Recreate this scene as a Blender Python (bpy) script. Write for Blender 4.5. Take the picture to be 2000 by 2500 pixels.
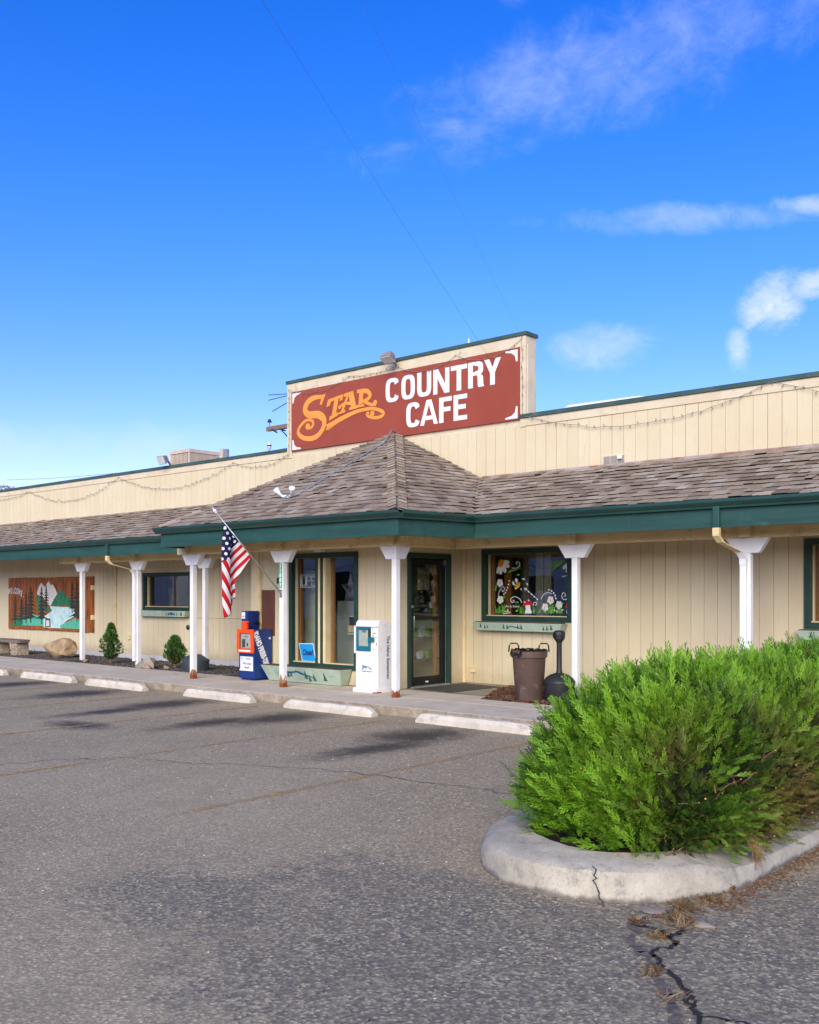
import bpy, bmesh, math, random
import numpy as np
from mathutils import Vector, Matrix, Euler, noise as mnoise
random.seed(7); rng = np.random.default_rng(7)
R = math.radians
for o in list(bpy.data.objects): bpy.data.objects.remove(o)
sc = bpy.context.scene
col = sc.collection

# ------------------------------------------------------------------ camera
cd = bpy.data.cameras.new('camera'); cam = bpy.data.objects.new('camera', cd); col.objects.link(cam)
cd.sensor_fit = 'HORIZONTAL'; cd.sensor_width = 36; cd.lens = 43.25
cd.shift_y = 0.1; cd.clip_start = .05; cd.clip_end = 2000
cam.location = (0, 0, 1.68); cam.rotation_euler = (R(90), 0, R(41.15))
sc.camera = cam

# ------------------------------------------------------------------ sky, sun, exposure
SUN_EL, SUN_AZ = 26.0, 150.0           # azimuth clockwise from +Y
wd = bpy.data.worlds.new('World'); sc.world = wd; wd.use_nodes = True
def make_world():
    nt = wd.node_tree; N = nt.nodes; L = nt.links; N.clear()
    out = N.new('ShaderNodeOutputWorld'); bg = N.new('ShaderNodeBackground'); bg.inputs[1].default_value = .13
    L.new(bg.outputs[0], out.inputs[0])
    sky = N.new('ShaderNodeTexSky'); sky.sky_type = 'NISHITA'; sky.sun_disc = False
    sky.sun_elevation = R(SUN_EL); sky.sun_rotation = R(SUN_AZ); sky.altitude = 750; sky.air_density = 1.0; sky.dust_density = .35; sky.ozone_density = 2.2
    hs = N.new('ShaderNodeHueSaturation'); hs.inputs['Hue'].default_value = .525; hs.inputs['Saturation'].default_value = 1.42; hs.inputs['Value'].default_value = 1.18
    L.new(sky.outputs[0], hs.inputs['Color'])
    tc = N.new('ShaderNodeTexCoord')
    sep = N.new('ShaderNodeSeparateXYZ'); L.new(tc.outputs['Generated'], sep.inputs[0])
    def m(op, a, b=None, c=None):
        n = N.new('ShaderNodeMath'); n.operation = op
        for i, v in enumerate((a, b, c)):
            if v is None: continue
            if isinstance(v, (int, float)): n.inputs[i].default_value = v
            else: L.new(v, n.inputs[i])
        return n.outputs[0]
    az = m('MULTIPLY', m('ARCTAN2', sep.outputs[0], sep.outputs[1]), .93); el = m('ARCSINE', sep.outputs[2])
    cv = N.new('ShaderNodeCombineXYZ'); L.new(az, cv.inputs[0]); L.new(el, cv.inputs[1])
    def nz(scale, detail, rough, stretch=(1, 1, 1), dist=0):
        mp = N.new('ShaderNodeMapping'); mp.inputs['Scale'].default_value = stretch
        L.new(tc.outputs['Generated'], mp.inputs[0])
        n = N.new('ShaderNodeTexNoise'); n.inputs['Scale'].default_value = scale; n.inputs['Detail'].default_value = detail; n.inputs['Roughness'].default_value = rough
        n.inputs['Distortion'].default_value = dist
        L.new(mp.outputs[0], n.inputs['Vector']); return n.outputs['Fac']
    nb = nz(6.5, 9, .62, (1, 1, 1.7), .7); nf = nz(26, 8, .68, (1, 1, 1.3), .5)
    nn = m('MULTIPLY', m('SUBTRACT', m('MULTIPLY_ADD', nb, .55, m('MULTIPLY', nf, .45)), .5), 4.2)
    # each cloud: azimuth, elevation, half length, half height (degrees), tilt, density, softness
    acc = None
    clouds = [(-28.6, 27.8, 16.0, 3.6, 13, .44, 1.4), (-35.0, 33.2, 2.8, 2.6, 40, .45, 1.2), (-24.5, 20.1, 12.5, .9, -3, .52, 1.3), (-17.6, 19.9, 4.6, .75, -7, .75, .8),
              (-21.0, 15.3, 1.9, 2.2, -22, 1.1, .9), (-18.9, 16.2, 2.2, .9, 10, .8, .8), (-22.6, 13.2, .9, 1.5, 0, .8, .8),
              (-30.2, 13.9, 3.6, 1.5, 4, .6, 1.2), (-60.0, 8.4, 12.0, 1.4, 2, .4, 1.3), (75, 22, 16, 3.4, 6, .5, 1.1), (175, 26, 18, 3.4, -6, .5, 1.1)]
    for a, e, l, h, t, d, s in clouds:
        mp = N.new('ShaderNodeMapping'); mp.vector_type = 'TEXTURE'; mp.inputs['Location'].default_value = (R(a) * .93, R(e), 0); mp.inputs['Rotation'].default_value = (0, 0, R(t)); mp.inputs['Scale'].default_value = (R(l), R(h), 1)
        L.new(cv.outputs[0], mp.inputs[0]); dp = N.new('ShaderNodeVectorMath'); dp.operation = 'DOT_PRODUCT'; L.new(mp.outputs[0], dp.inputs[0]); L.new(mp.outputs[0], dp.inputs[1])
        mr = N.new('ShaderNodeMapRange'); mr.interpolation_type = 'SMOOTHSTEP'
        L.new(m('SUBTRACT', nn, dp.outputs['Value']), mr.inputs['Value']); mr.inputs['From Min'].default_value = -.9; mr.inputs['From Max'].default_value = -.5 + 1.3 * s
        mr.inputs['To Max'].default_value = d
        acc = mr.outputs[0] if acc is None else m('MAXIMUM', acc, mr.outputs[0])
    acc = m('MINIMUM', acc, .92)
    eg = N.new('ShaderNodeMapRange'); eg.interpolation_type = 'SMOOTHSTEP'; L.new(el, eg.inputs['Value']); eg.inputs['From Min'].default_value = 0; eg.inputs['From Max'].default_value = R(24)
    lo = N.new('ShaderNodeMix'); lo.data_type = 'RGBA'; L.new(eg.outputs[0], lo.inputs['Factor']); lo.inputs['A'].default_value = (.92, .68, .94, 1); lo.inputs['B'].default_value = (1, 1, 1, 1)
    ml = N.new('ShaderNodeMix'); ml.data_type = 'RGBA'; ml.blend_type = 'MULTIPLY'; ml.inputs['Factor'].default_value = 1; L.new(hs.outputs[0], ml.inputs['A']); L.new(lo.outputs['Result'], ml.inputs['B'])
    mx = N.new('ShaderNodeMix'); mx.data_type = 'RGBA'
    L.new(acc, mx.inputs['Factor']); L.new(ml.outputs['Result'], mx.inputs['A']); mx.inputs['B'].default_value = (3.6, 4.0, 5.1, 1)
    L.new(mx.outputs['Result'], bg.inputs[0])
make_world()
sl = bpy.data.lights.new('sun', 'SUN'); sun = bpy.data.objects.new('sun', sl); col.objects.link(sun)
sl.energy = 2.6; sl.angle = R(45); sl.color = (1, .92, .72)
az = R(SUN_AZ); el = R(SUN_EL)
sdir = Vector((math.sin(az) * math.cos(el), math.cos(az) * math.cos(el), math.sin(el)))
sun.rotation_euler = sdir.to_track_quat('Z', 'Y').to_euler(); sun.location = (0, -20, 30)
vs = sc.view_settings; vs.view_transform = 'Standard'; vs.look = 'None'; vs.gamma = 1; vs.use_curve_mapping = False
vs.exposure = .86
sc.cycles.max_bounces = 6; sc.cycles.diffuse_bounces = 3; sc.cycles.glossy_bounces = 3; sc.cycles.transparent_max_bounces = 10; sc.cycles.caustics_reflective = False; sc.cycles.caustics_refractive = False

# ------------------------------------------------------------------ helpers
def srgb(r, g, b):
    f = lambda c: (c / 255 / 12.92) if c / 255 <= .04045 else ((c / 255 + .055) / 1.055) ** 2.4
    return (f(r), f(g), f(b), 1)
MATS = {}
class NT:
    def __init__(s, name):
        s.m = bpy.data.materials.new(name); s.m.use_nodes = True; s.N = s.m.node_tree.nodes; s.L = s.m.node_tree.links
        s.b = s.N['Principled BSDF']; s.pos = s.N.new('ShaderNodeNewGeometry').outputs['Position']; MATS[name] = s.m
    def link(s, a, b): s.L.new(a, b)
    def math(s, op, a, b=None, clamp=False):
        n = s.N.new('ShaderNodeMath'); n.operation = op; n.use_clamp = clamp
        for i, v in enumerate((a, b)):
            if v is None: continue
            if isinstance(v, (int, float)): n.inputs[i].default_value = v
            else: s.L.new(v, n.inputs[i])
        return n.outputs[0]
    def map(s, scale=(1, 1, 1), rot=(0, 0, 0), src=None):
        n = s.N.new('ShaderNodeMapping'); n.inputs['Scale'].default_value = scale; n.inputs['Rotation'].default_value = rot
        s.L.new(src or s.pos, n.inputs[0]); return n.outputs[0]
    def noise(s, scale, detail=4, rough=.5, vec=None, stretch=None, dist=0):
        if stretch: vec = s.map(stretch, src=vec)
        n = s.N.new('ShaderNodeTexNoise'); n.inputs['Scale'].default_value = scale; n.inputs['Detail'].default_value = detail
        n.inputs['Roughness'].default_value = rough; n.inputs['Distortion'].default_value = dist
        s.L.new(vec or s.pos, n.inputs['Vector']); return n.outputs['Fac']
    def voro(s, scale, vec=None, feat='F1', out='Distance'):
        n = s.N.new('ShaderNodeTexVoronoi'); n.feature = feat; n.inputs['Scale'].default_value = scale
        s.L.new(vec or s.pos, n.inputs['Vector']); return n.outputs[out]
    def ramp(s, fac, lo, hi, a=0., b=1., smooth=True):
        n = s.N.new('ShaderNodeMapRange'); n.interpolation_type = 'SMOOTHSTEP' if smooth else 'LINEAR'
        n.inputs['From Min'].default_value = lo; n.inputs['From Max'].default_value = hi; n.inputs['To Min'].default_value = a; n.inputs['To Max'].default_value = b
        s.L.new(fac, n.inputs['Value']); return n.outputs[0]
    def mix(s, fac, a, b, mode='MIX'):
        n = s.N.new('ShaderNodeMix'); n.data_type = 'RGBA'; n.blend_type = mode
        for k, v in (('Factor', fac), ('A', a), ('B', b)):
            if isinstance(v, (int, float)): n.inputs[k].default_value = v
            elif isinstance(v, tuple): n.inputs[k].default_value = v if len(v) == 4 else v + (1,)
            else: s.L.new(v, n.inputs[k])
        return n.outputs['Result']
    def color(s, v):
        if isinstance(v, tuple): s.b.inputs['Base Color'].default_value = v
        else: s.L.new(v, s.b.inputs['Base Color'])
    def bump(s, h, strength, dist=.01):
        n = s.N.new('ShaderNodeBump'); n.inputs['Strength'].default_value = strength; n.inputs['Distance'].default_value = dist
        s.L.new(h, n.inputs['Height']); s.L.new(n.outputs[0], s.b.inputs['Normal'])
    def set(s, rough=.6, spec=.4, metal=0.):
        s.b.inputs['Roughness'].default_value = rough; s.b.inputs['Specular IOR Level'].default_value = spec; s.b.inputs['Metallic'].default_value = metal
        return s
def simple(name, c1, c2=None, scale=6, rough=.6, bump=0, bscale=60, stretch=None, metal=0, spec=.4, dirt=None, dscale=3):
    t = NT(name); t.set(rough, spec, metal)
    c2 = c2 or tuple(x * .82 for x in c1[:3]) + (1,)
    f = t.noise(scale, 5, .6, stretch=stretch)
    c = t.mix(t.ramp(f, .35, .68), c1, c2)
    if dirt:
        d = t.noise(dscale, 8, .7); c = t.mix(t.ramp(d, .56, .72, 0, .8), c, dirt)
    t.color(c)
    if bump: t.bump(t.noise(bscale, 4, .6, stretch=stretch), bump, .004)
    return t.m

def tag(o, label=None, cat=None, group=None, kind=None):
    if label: o['label'] = label
    if cat: o['category'] = cat
    if group: o['group'] = group
    if kind: o['kind'] = kind
    return o
def empty(name, loc=(0, 0, 0), parent=None):
    o = bpy.data.objects.new(name, None); o.empty_display_size = .1; o.location = loc; col.objects.link(o)
    if parent: o.parent = parent
    return o
class MB:
    def __init__(s): s.v = []; s.f = []; s.m = []
    def add(s, vs, fs, mi=0):
        n = len(s.v); s.v += [tuple(p) for p in vs]; s.f += [tuple(n + i for i in f) for f in fs]; s.m += [mi] * len(fs); return s
    def bx(s, x0, x1, y0, y1, z0, z1, mi=0):
        return s.add([(x0, y0, z0), (x1, y0, z0), (x1, y1, z0), (x0, y1, z0), (x0, y0, z1), (x1, y0, z1), (x1, y1, z1), (x0, y1, z1)],
                     [(0, 3, 2, 1), (4, 5, 6, 7), (0, 1, 5, 4), (1, 2, 6, 5), (2, 3, 7, 6), (3, 0, 4, 7)], mi)
    def obox(s, c, ax, hs, mi=0):
        c = Vector(c); a = [Vector(q).normalized() * h for q, h in zip(ax, hs)]; P = []
        for k in (-1, 1):
            for i, j in ((-1, -1), (1, -1), (1, 1), (-1, 1)): P.append(c + a[0] * i + a[1] * j + a[2] * k)
        return s.add(P, [(0, 3, 2, 1), (4, 5, 6, 7), (0, 1, 5, 4), (1, 2, 6, 5), (2, 3, 7, 6), (3, 0, 4, 7)], mi)
    def prism(s, base, off, mi=0):     # polygon (3d points) extruded by the vector off
        n = len(base); off = Vector(off); top = [Vector(p) + off for p in base]
        return s.add(list(base) + top, [tuple(range(n)), tuple(range(2 * n - 1, n - 1, -1))] + [(i, i + n, (i + 1) % n + n, (i + 1) % n) for i in range(n)], mi)
    def xz(s, pts, y, d=.002, mi=0):   # flat drawn shape in a wall plane, d thick towards -Y
        return s.prism([(x, y, z) for x, z in pts], (0, -d, 0), mi)
    def tube(s, path, r, n=8, mi=0, cap=True):
        path = [Vector(p) for p in path]; rs = r if isinstance(r, (list, tuple)) else [r] * len(path)
        vs = []; fs = []; up = Vector((0, 0, 1))
        for i, p in enumerate(path):
            t = (path[min(i + 1, len(path) - 1)] - path[max(i - 1, 0)]).normalized()
            a = t.cross(up if abs(t.z) < .95 else Vector((0, 1, 0))).normalized(); b = a.cross(t)
            for k in range(n):
                q = 2 * math.pi * k / n; vs.append(p + (a * math.cos(q) + b * math.sin(q)) * rs[i])
        for i in range(len(path) - 1):
            for k in range(n): fs.append((i * n + k, i * n + (k + 1) % n, (i + 1) * n + (k + 1) % n, (i + 1) * n + k))
        if cap: fs += [tuple(range(n - 1, -1, -1)), tuple(range((len(path) - 1) * n, len(path) * n))]
        return s.add(vs, fs, mi)
    def lathe(s, prof, c=(0, 0, 0), n=24, mi=0, ax=None):
        vs = []; fs = []; c = Vector(c); M = Vector(ax).to_track_quat('Z', 'Y').to_matrix() if ax else Matrix.Identity(3)
        for r, z in prof:
            for k in range(n):
                q = 2 * math.pi * k / n; vs.append(c + M @ Vector((r * math.cos(q), r * math.sin(q), z)))
        for i in range(len(prof) - 1):
            for k in range(n): fs.append((i * n + k, i * n + (k + 1) % n, (i + 1) * n + (k + 1) % n, (i + 1) * n + k))
        fs += [tuple(range(n - 1, -1, -1)), tuple(range((len(prof) - 1) * n, len(prof) * n))]
        return s.add(vs, fs, mi)
    def ribbon(s, pts, y, d=.002, mi=0, sub=4):     # stroke with varying width in a wall plane: (x, z, width)
        P = [Vector(p) for p in pts]
        if sub > 1 and len(P) > 2:
            Q = []
            for i in range(len(P) - 1):
                a, b, c, e = P[max(i - 1, 0)], P[i], P[i + 1], P[min(i + 2, len(P) - 1)]
                for k in range(sub):
                    t = k / sub; Q.append(.5 * ((2 * b) + (c - a) * t + (2 * a - 5 * b + 4 * c - e) * t * t + (3 * b - a - 3 * c + e) * t ** 3))
            P = Q + [P[-1]]
        l = []; r = []
        for i, p in enumerate(P):
            t = P[min(i + 1, len(P) - 1)] - P[max(i - 1, 0)]; q = Vector((t.x, t.y)); 
            if q.length < 1e-9: q = Vector((1, 0))
            q.normalize(); w = p.z / 2
            l.append((p.x - q.y * w, p.y + q.x * w)); r.append((p.x + q.y * w, p.y - q.x * w))
        for i in range(len(P) - 1):
            s.xz([l[i], l[i + 1], r[i + 1], r[i]], y, d, mi)
        return s
    def disc(s, x, z, r, y, d=.002, mi=0, n=14, rz=None, rot=0):
        rz = rz or r; c, k = math.cos(rot), math.sin(rot)
        return s.xz([(x + r * math.cos(a) * c - rz * math.sin(a) * k, z + r * math.cos(a) * k + rz * math.sin(a) * c) for a in [2 * math.pi * i / n for i in range(n)]], y, d, mi)
    def mesh(s, name, mats):
        me = bpy.data.meshes.new(name); me.from_pydata(s.v, [], s.f)
        for m in (mats if isinstance(mats, (list, tuple)) else [mats]): me.materials.append(m)
        me.polygons.foreach_set('material_index', s.m); me.update()
        bm = bmesh.new(); bm.from_mesh(me); bmesh.ops.recalc_face_normals(bm, faces=bm.faces); bm.to_mesh(me); bm.free()
        return me
    def build(s, name, mats, parent=None, smooth=False, bevel=0, seg=2):
        o = bpy.data.objects.new(name, s.mesh(name, mats)); col.objects.link(o)
        if parent: o.parent = parent; o.matrix_parent_inverse = parent_inv(parent)
        if smooth: o.data.polygons.foreach_set('use_smooth', [True] * len(o.data.polygons)); 
        if smooth == 'auto':
            o.data.polygons.foreach_set('use_smooth', [True] * len(o.data.polygons)); mod = o.modifiers.new('edge', 'EDGE_SPLIT'); mod.split_angle = R(35)
        if bevel:
            b = o.modifiers.new('bevel', 'BEVEL'); b.width = bevel; b.segments = seg; b.limit_method = 'ANGLE'; b.angle_limit = R(35)
        return o
def parent_inv(p): return world_of(p).inverted()
def world_of(o):
    L = Matrix.LocRotScale(o.location, o.rotation_euler, o.scale)
    return (world_of(o.parent) @ o.matrix_parent_inverse @ L) if o.parent else L
UNIT = {}
def unit_box(mat):
    if mat.name not in UNIT: UNIT[mat.name] = MB().bx(-.5, .5, -.5, .5, -.5, .5).mesh('board', mat)
    return UNIT[mat.name]
def piece(name, me, parent, M):
    o = bpy.data.objects.new(name, me); col.objects.link(o); o.parent = parent
    o.matrix_parent_inverse = world_of(parent).inverted()
    l, r, s = M.decompose(); o.location = l; o.rotation_euler = r.to_euler(); o.scale = s; return o
def board(name, mat, parent, x0, x1, y0, y1, z0, z1):
    return piece(name, unit_box(mat), parent, Matrix.Translation(((x0 + x1) / 2, (y0 + y1) / 2, (z0 + z1) / 2)) @ Matrix.Diagonal((x1 - x0, y1 - y0, z1 - z0, 1)))
def text_mesh(body, mat, size, extrude=.001, offset=0., space=1., align='CENTER', shear=0., sx=1.):
    cu = bpy.data.curves.new('lettering', 'FONT'); cu.body = body; cu.size = size; cu.extrude = extrude; cu.offset = offset; cu.space_character = space
    cu.align_x = align; cu.align_y = 'CENTER'; cu.shear = shear; cu.resolution_u = 3
    o = bpy.data.objects.new('lettering', cu); col.objects.link(o)
    dg = bpy.context.evaluated_depsgraph_get(); me = bpy.data.meshes.new_from_object(o.evaluated_get(dg))
    bpy.data.objects.remove(o); me.transform(Matrix.Diagonal((sx, 1, 1, 1))); me.materials.clear(); me.materials.append(mat); return me
WALLROT = Matrix.Rotation(R(90), 4, 'X')        # text upright, facing -Y
def text(name, body, mat, parent, M, **k): return piece(name, text_mesh(body, mat, **k), parent, M)

# ------------------------------------------------------------------ materials
def m_asphalt():
    t = NT('asphalt'); t.set(.88, .25)
    big = t.noise(.35, 5, .6); mid = t.noise(2.2, 6, .7); fine = t.noise(28, 4, .7)
    def stones(scale, cols):
        vn = t.N.new('ShaderNodeTexVoronoi'); vn.inputs['Scale'].default_value = scale; t.L.new(t.pos, vn.inputs['Vector'])
        sc_ = t.N.new('ShaderNodeSeparateColor'); t.L.new(vn.outputs['Color'], sc_.inputs[0])
        cr = t.N.new('ShaderNodeValToRGB'); t.L.new(sc_.outputs[0], cr.inputs[0]); e = cr.color_ramp.elements; e[0].position = 0; e[0].color = cols[0][1]; e[1].position = 1; e[1].color = cols[-1][1]
        for p, q in cols[1:-1]: k = e.new(p); k.color = q
        return cr.outputs[0], vn.outputs['Distance'], sc_.outputs[0]
    c1_, edge, f1 = stones(54, [(0, srgb(104, 94, 80)), (.3, srgb(148, 134, 112)), (.62, srgb(182, 165, 140)), (.85, srgb(218, 198, 168)), (1, srgb(244, 230, 204))])
    c2_, e2, _ = stones(105, [(0, srgb(112, 102, 87)), (.5, srgb(168, 152, 129)), (.85, srgb(202, 184, 157)), (1, srgb(232, 216, 190))])
    c = t.mix(t.ramp(t.noise(9, 3, .6), .35, .65, .3, .85), c1_, c2_)
    c = t.mix(t.ramp(edge, .35, .6, 0, .5), c, srgb(122, 111, 95))
    c = t.mix(t.ramp(big, .3, .7, 0, .35), c, srgb(198, 180, 152))
    c = t.mix(t.ramp(mid, .42, .72, 0, .42), c, srgb(146, 132, 112))
    # tar-rich dark patches near the camera and round the kerbed island
    sp = t.N.new('ShaderNodeSeparateXYZ'); t.L.new(t.pos, sp.inputs[0]); X, Y = sp.outputs[0], sp.outputs[1]
    wob = t.noise(1.3, 7, .75); wob2 = t.noise(6, 8, .8)
    def ell(cx, cy, rx, ry, n=1.6, rot=0.):
        dx = t.math('SUBTRACT', X, cx); dy = t.math('SUBTRACT', Y, cy); c0, s0 = math.cos(rot), math.sin(rot)
        u = t.math('DIVIDE', t.math('ADD', t.math('MULTIPLY', dx, c0), t.math('MULTIPLY', dy, s0)), rx)
        v = t.math('DIVIDE', t.math('SUBTRACT', t.math('MULTIPLY', dy, c0), t.math('MULTIPLY', dx, s0)), ry)
        q = t.math('SUBTRACT', 1, t.math('SQRT', t.math('ADD', t.math('MULTIPLY', u, u), t.math('MULTIPLY', v, v))))
        w = t.math('ADD', t.math('MULTIPLY', t.math('SUBTRACT', wob, .5), n), t.math('MULTIPLY', t.math('SUBTRACT', wob2, .5), n * 1.1))
        return t.math('ADD', q, w)
    tar = None
    for a in ((-2.6, 3.3, 1.5, .9), (-3.5, 4.1, 1.2, .5), (-1.6, 4.5, 1.5, 1.7), (-4.4, 3.3, .7, .5), (-3.0, 4.45, 1.2, .25), (-1.5, 6.3, .55, 1.5)):
        q = ell(*a, 2.2); tar = q if tar is None else t.math('MAXIMUM', tar, q)
    tarm = t.ramp(tar, -.35, .4, 0, 1)
    c = t.mix(t.math('MULTIPLY', tarm, t.math('SUBTRACT', .8, t.math('MULTIPLY', f1, .7))), c, srgb(98, 96, 92))
    # oil stains left by parked cars
    oil = None
    for cx, cy, rx, ry in ((-7.6, 8.85, .5, .9), (-7.3, 7.9, .3, 1.0), (-10.1, 8.85, .5, .9), (-10.4, 8.0, .3, .9), (-12.65, 8.85, .5, .95), (-12.5, 7.8, .3, .9), (-15.1, 8.8, .5, .95), (-17.6, 8.9, .5, .9), (-20.2, 8.8, .5, .9), (-11.5, 6.7, .6, .3)):
        q = ell(cx, cy, rx, ry, 1.5, .0); oil = q if oil is None else t.math('MAXIMUM', oil, q)
    c = t.mix(t.math('MULTIPLY', t.ramp(oil, -.5, .85), .88), c, srgb(48, 44, 43))
    t.color(t.mix(1.0, c, (.93, .92, .82, 1), 'MULTIPLY'))
    t.bump(t.math('ADD', t.math('MULTIPLY', edge, .6), fine), .55, .006)
    t.link(t.ramp(oil, 0, .8, .9, .6), t.b.inputs['Roughness'])
    return t.m
def m_concrete(name, a, b, stain=.6, big=1.4):
    t = NT(name); t.set(.85, .25)
    c = t.mix(t.ramp(t.noise(big, 7, .65), .3, .7), a, b)
    c = t.mix(t.ramp(t.noise(4.5, 8, .75), .52, .74, 0, stain), c, srgb(128, 120, 110))
    c = t.mix(t.ramp(t.noise(90, 3, .7), .5, .8, 0, .35), c, srgb(120, 112, 104))
    t.color(c); t.bump(t.noise(60, 6, .7), .4, .004); return t.m
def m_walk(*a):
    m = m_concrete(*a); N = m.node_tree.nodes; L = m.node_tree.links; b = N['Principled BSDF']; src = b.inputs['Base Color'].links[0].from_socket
    ge = N.new('ShaderNodeNewGeometry'); sp = N.new('ShaderNodeSeparateXYZ'); L.new(ge.outputs['True Normal'], sp.inputs[0])      # upright faces mottled darker tan than the top
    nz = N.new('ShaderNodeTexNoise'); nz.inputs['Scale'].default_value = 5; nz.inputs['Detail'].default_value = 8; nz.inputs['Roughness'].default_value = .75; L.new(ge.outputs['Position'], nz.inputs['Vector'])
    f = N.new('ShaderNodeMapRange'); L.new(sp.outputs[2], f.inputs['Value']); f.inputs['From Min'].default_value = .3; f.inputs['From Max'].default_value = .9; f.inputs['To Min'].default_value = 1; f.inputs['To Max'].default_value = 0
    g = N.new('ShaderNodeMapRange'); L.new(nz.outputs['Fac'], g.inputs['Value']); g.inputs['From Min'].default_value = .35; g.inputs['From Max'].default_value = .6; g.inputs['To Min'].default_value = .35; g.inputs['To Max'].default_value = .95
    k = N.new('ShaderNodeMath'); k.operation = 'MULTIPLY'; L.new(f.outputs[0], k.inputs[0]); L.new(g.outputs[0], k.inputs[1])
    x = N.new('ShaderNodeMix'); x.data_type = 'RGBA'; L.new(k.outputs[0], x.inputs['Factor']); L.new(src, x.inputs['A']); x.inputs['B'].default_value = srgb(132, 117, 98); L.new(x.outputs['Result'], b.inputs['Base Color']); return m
def m_siding():
    t = NT('beige_siding'); t.set(.7, .25)
    oi = t.N.new('ShaderNodeObjectInfo')
    c = t.mix(oi.outputs['Random'], srgb(208, 194, 162), srgb(213, 200, 170))
    c = t.mix(t.ramp(t.noise(1.2, 5, .6), .35, .7, 0, .5), c, srgb(204, 187, 152))
    g = t.noise(10, 6, .65, stretch=(9, 9, .5))
    c = t.mix(t.ramp(g, .5, .75, 0, .22), c, srgb(168, 148, 116))
    st = t.noise(3, 8, .75, stretch=(3, 3, .4)); c = t.mix(t.ramp(st, .58, .74, 0, .42), c, srgb(150, 126, 92))
    sp = t.N.new('ShaderNodeSeparateXYZ'); t.L.new(t.pos, sp.inputs[0]); h = t.math('ADD', sp.outputs[2], t.math('MULTIPLY', t.math('SUBTRACT', t.noise(5, 7, .75), .5), .5))
    c = t.mix(t.ramp(h, .12, .5, .45, 0), c, srgb(160, 140, 112))
    t.color(c); t.bump(g, .3, .004); return t.m
def m_shingle():
    t = NT('cedar_shingle'); t.set(.85, .2)
    oi = t.N.new('ShaderNodeObjectInfo'); ge = t.N.new('ShaderNodeNewGeometry')
    r = t.math('FRACT', t.math('ADD', t.math('MULTIPLY', oi.outputs['Random'], 7.31), t.math('MULTIPLY', ge.outputs['Random Per Island'], 3.7)))
    cr = t.N.new('ShaderNodeValToRGB'); t.L.new(r, cr.inputs[0]); e = cr.color_ramp.elements
    e[0].position = 0; e[0].color = srgb(116, 101, 89); e[1].position = 1; e[1].color = srgb(178, 167, 156)
    for p, q in ((.2, srgb(140, 124, 108)), (.5, srgb(150, 135, 118)), (.8, srgb(158, 144, 127)), (.94, srgb(170, 157, 141))):
        k = e.new(p); k.color = q
    big = t.noise(.9, 4, .6); c = t.mix(t.ramp(big, .5, .72, 0, .3), cr.outputs[0], srgb(180, 169, 158))
    c = t.mix(t.ramp(t.noise(1.7, 5, .6), .52, .74, 0, .4), c, srgb(110, 90, 74))
    g = t.noise(60, 5, .7, stretch=(1, .25, .25)); c = t.mix(t.ramp(g, .5, .75, 0, .22), c, srgb(96, 80, 68))
    t.color(c); t.bump(g, .5, .004); return t.m
def m_peel():
    t = NT('white_post_paint'); t.set(.55, .4)
    sp = t.N.new('ShaderNodeSeparateXYZ'); t.L.new(t.pos, sp.inputs[0])
    ob = t.N.new('ShaderNodeTexCoord').outputs['Object']
    n = t.noise(9, 6, .75, stretch=(1, 1, .35)); h = t.math('ADD', sp.outputs[2], t.math('MULTIPLY', t.math('SUBTRACT', n, .5), -.75))
    wood = t.ramp(h, .24, .27, 1, 0)
    rust = t.ramp(t.math('ADD', sp.outputs[2], t.math('MULTIPLY', t.math('SUBTRACT', t.noise(16, 5, .7, stretch=(1, 1, .4)), .5), -.4)), .2, .225, 1, 0)
    c = t.mix(t.ramp(t.noise(3, 6, .7), .4, .7), srgb(233, 233, 235), srgb(222, 220, 218))
    c = t.mix(t.ramp(t.noise(14, 6, .75, stretch=(1, 1, .3)), .66, .74, 0, .5), c, srgb(170, 160, 150))
    c = t.mix(wood, c, t.mix(t.noise(40, 4, .6, stretch=(1, 1, .1)), srgb(170, 128, 92), srgb(128, 92, 66)))
    c = t.mix(rust, c, t.mix(t.noise(35, 5, .6), srgb(150, 78, 34), srgb(96, 52, 30)))
    t.color(c); t.bump(t.noise(40, 4, .6, stretch=(1, 1, .2)), .25, .003); return t.m
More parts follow.
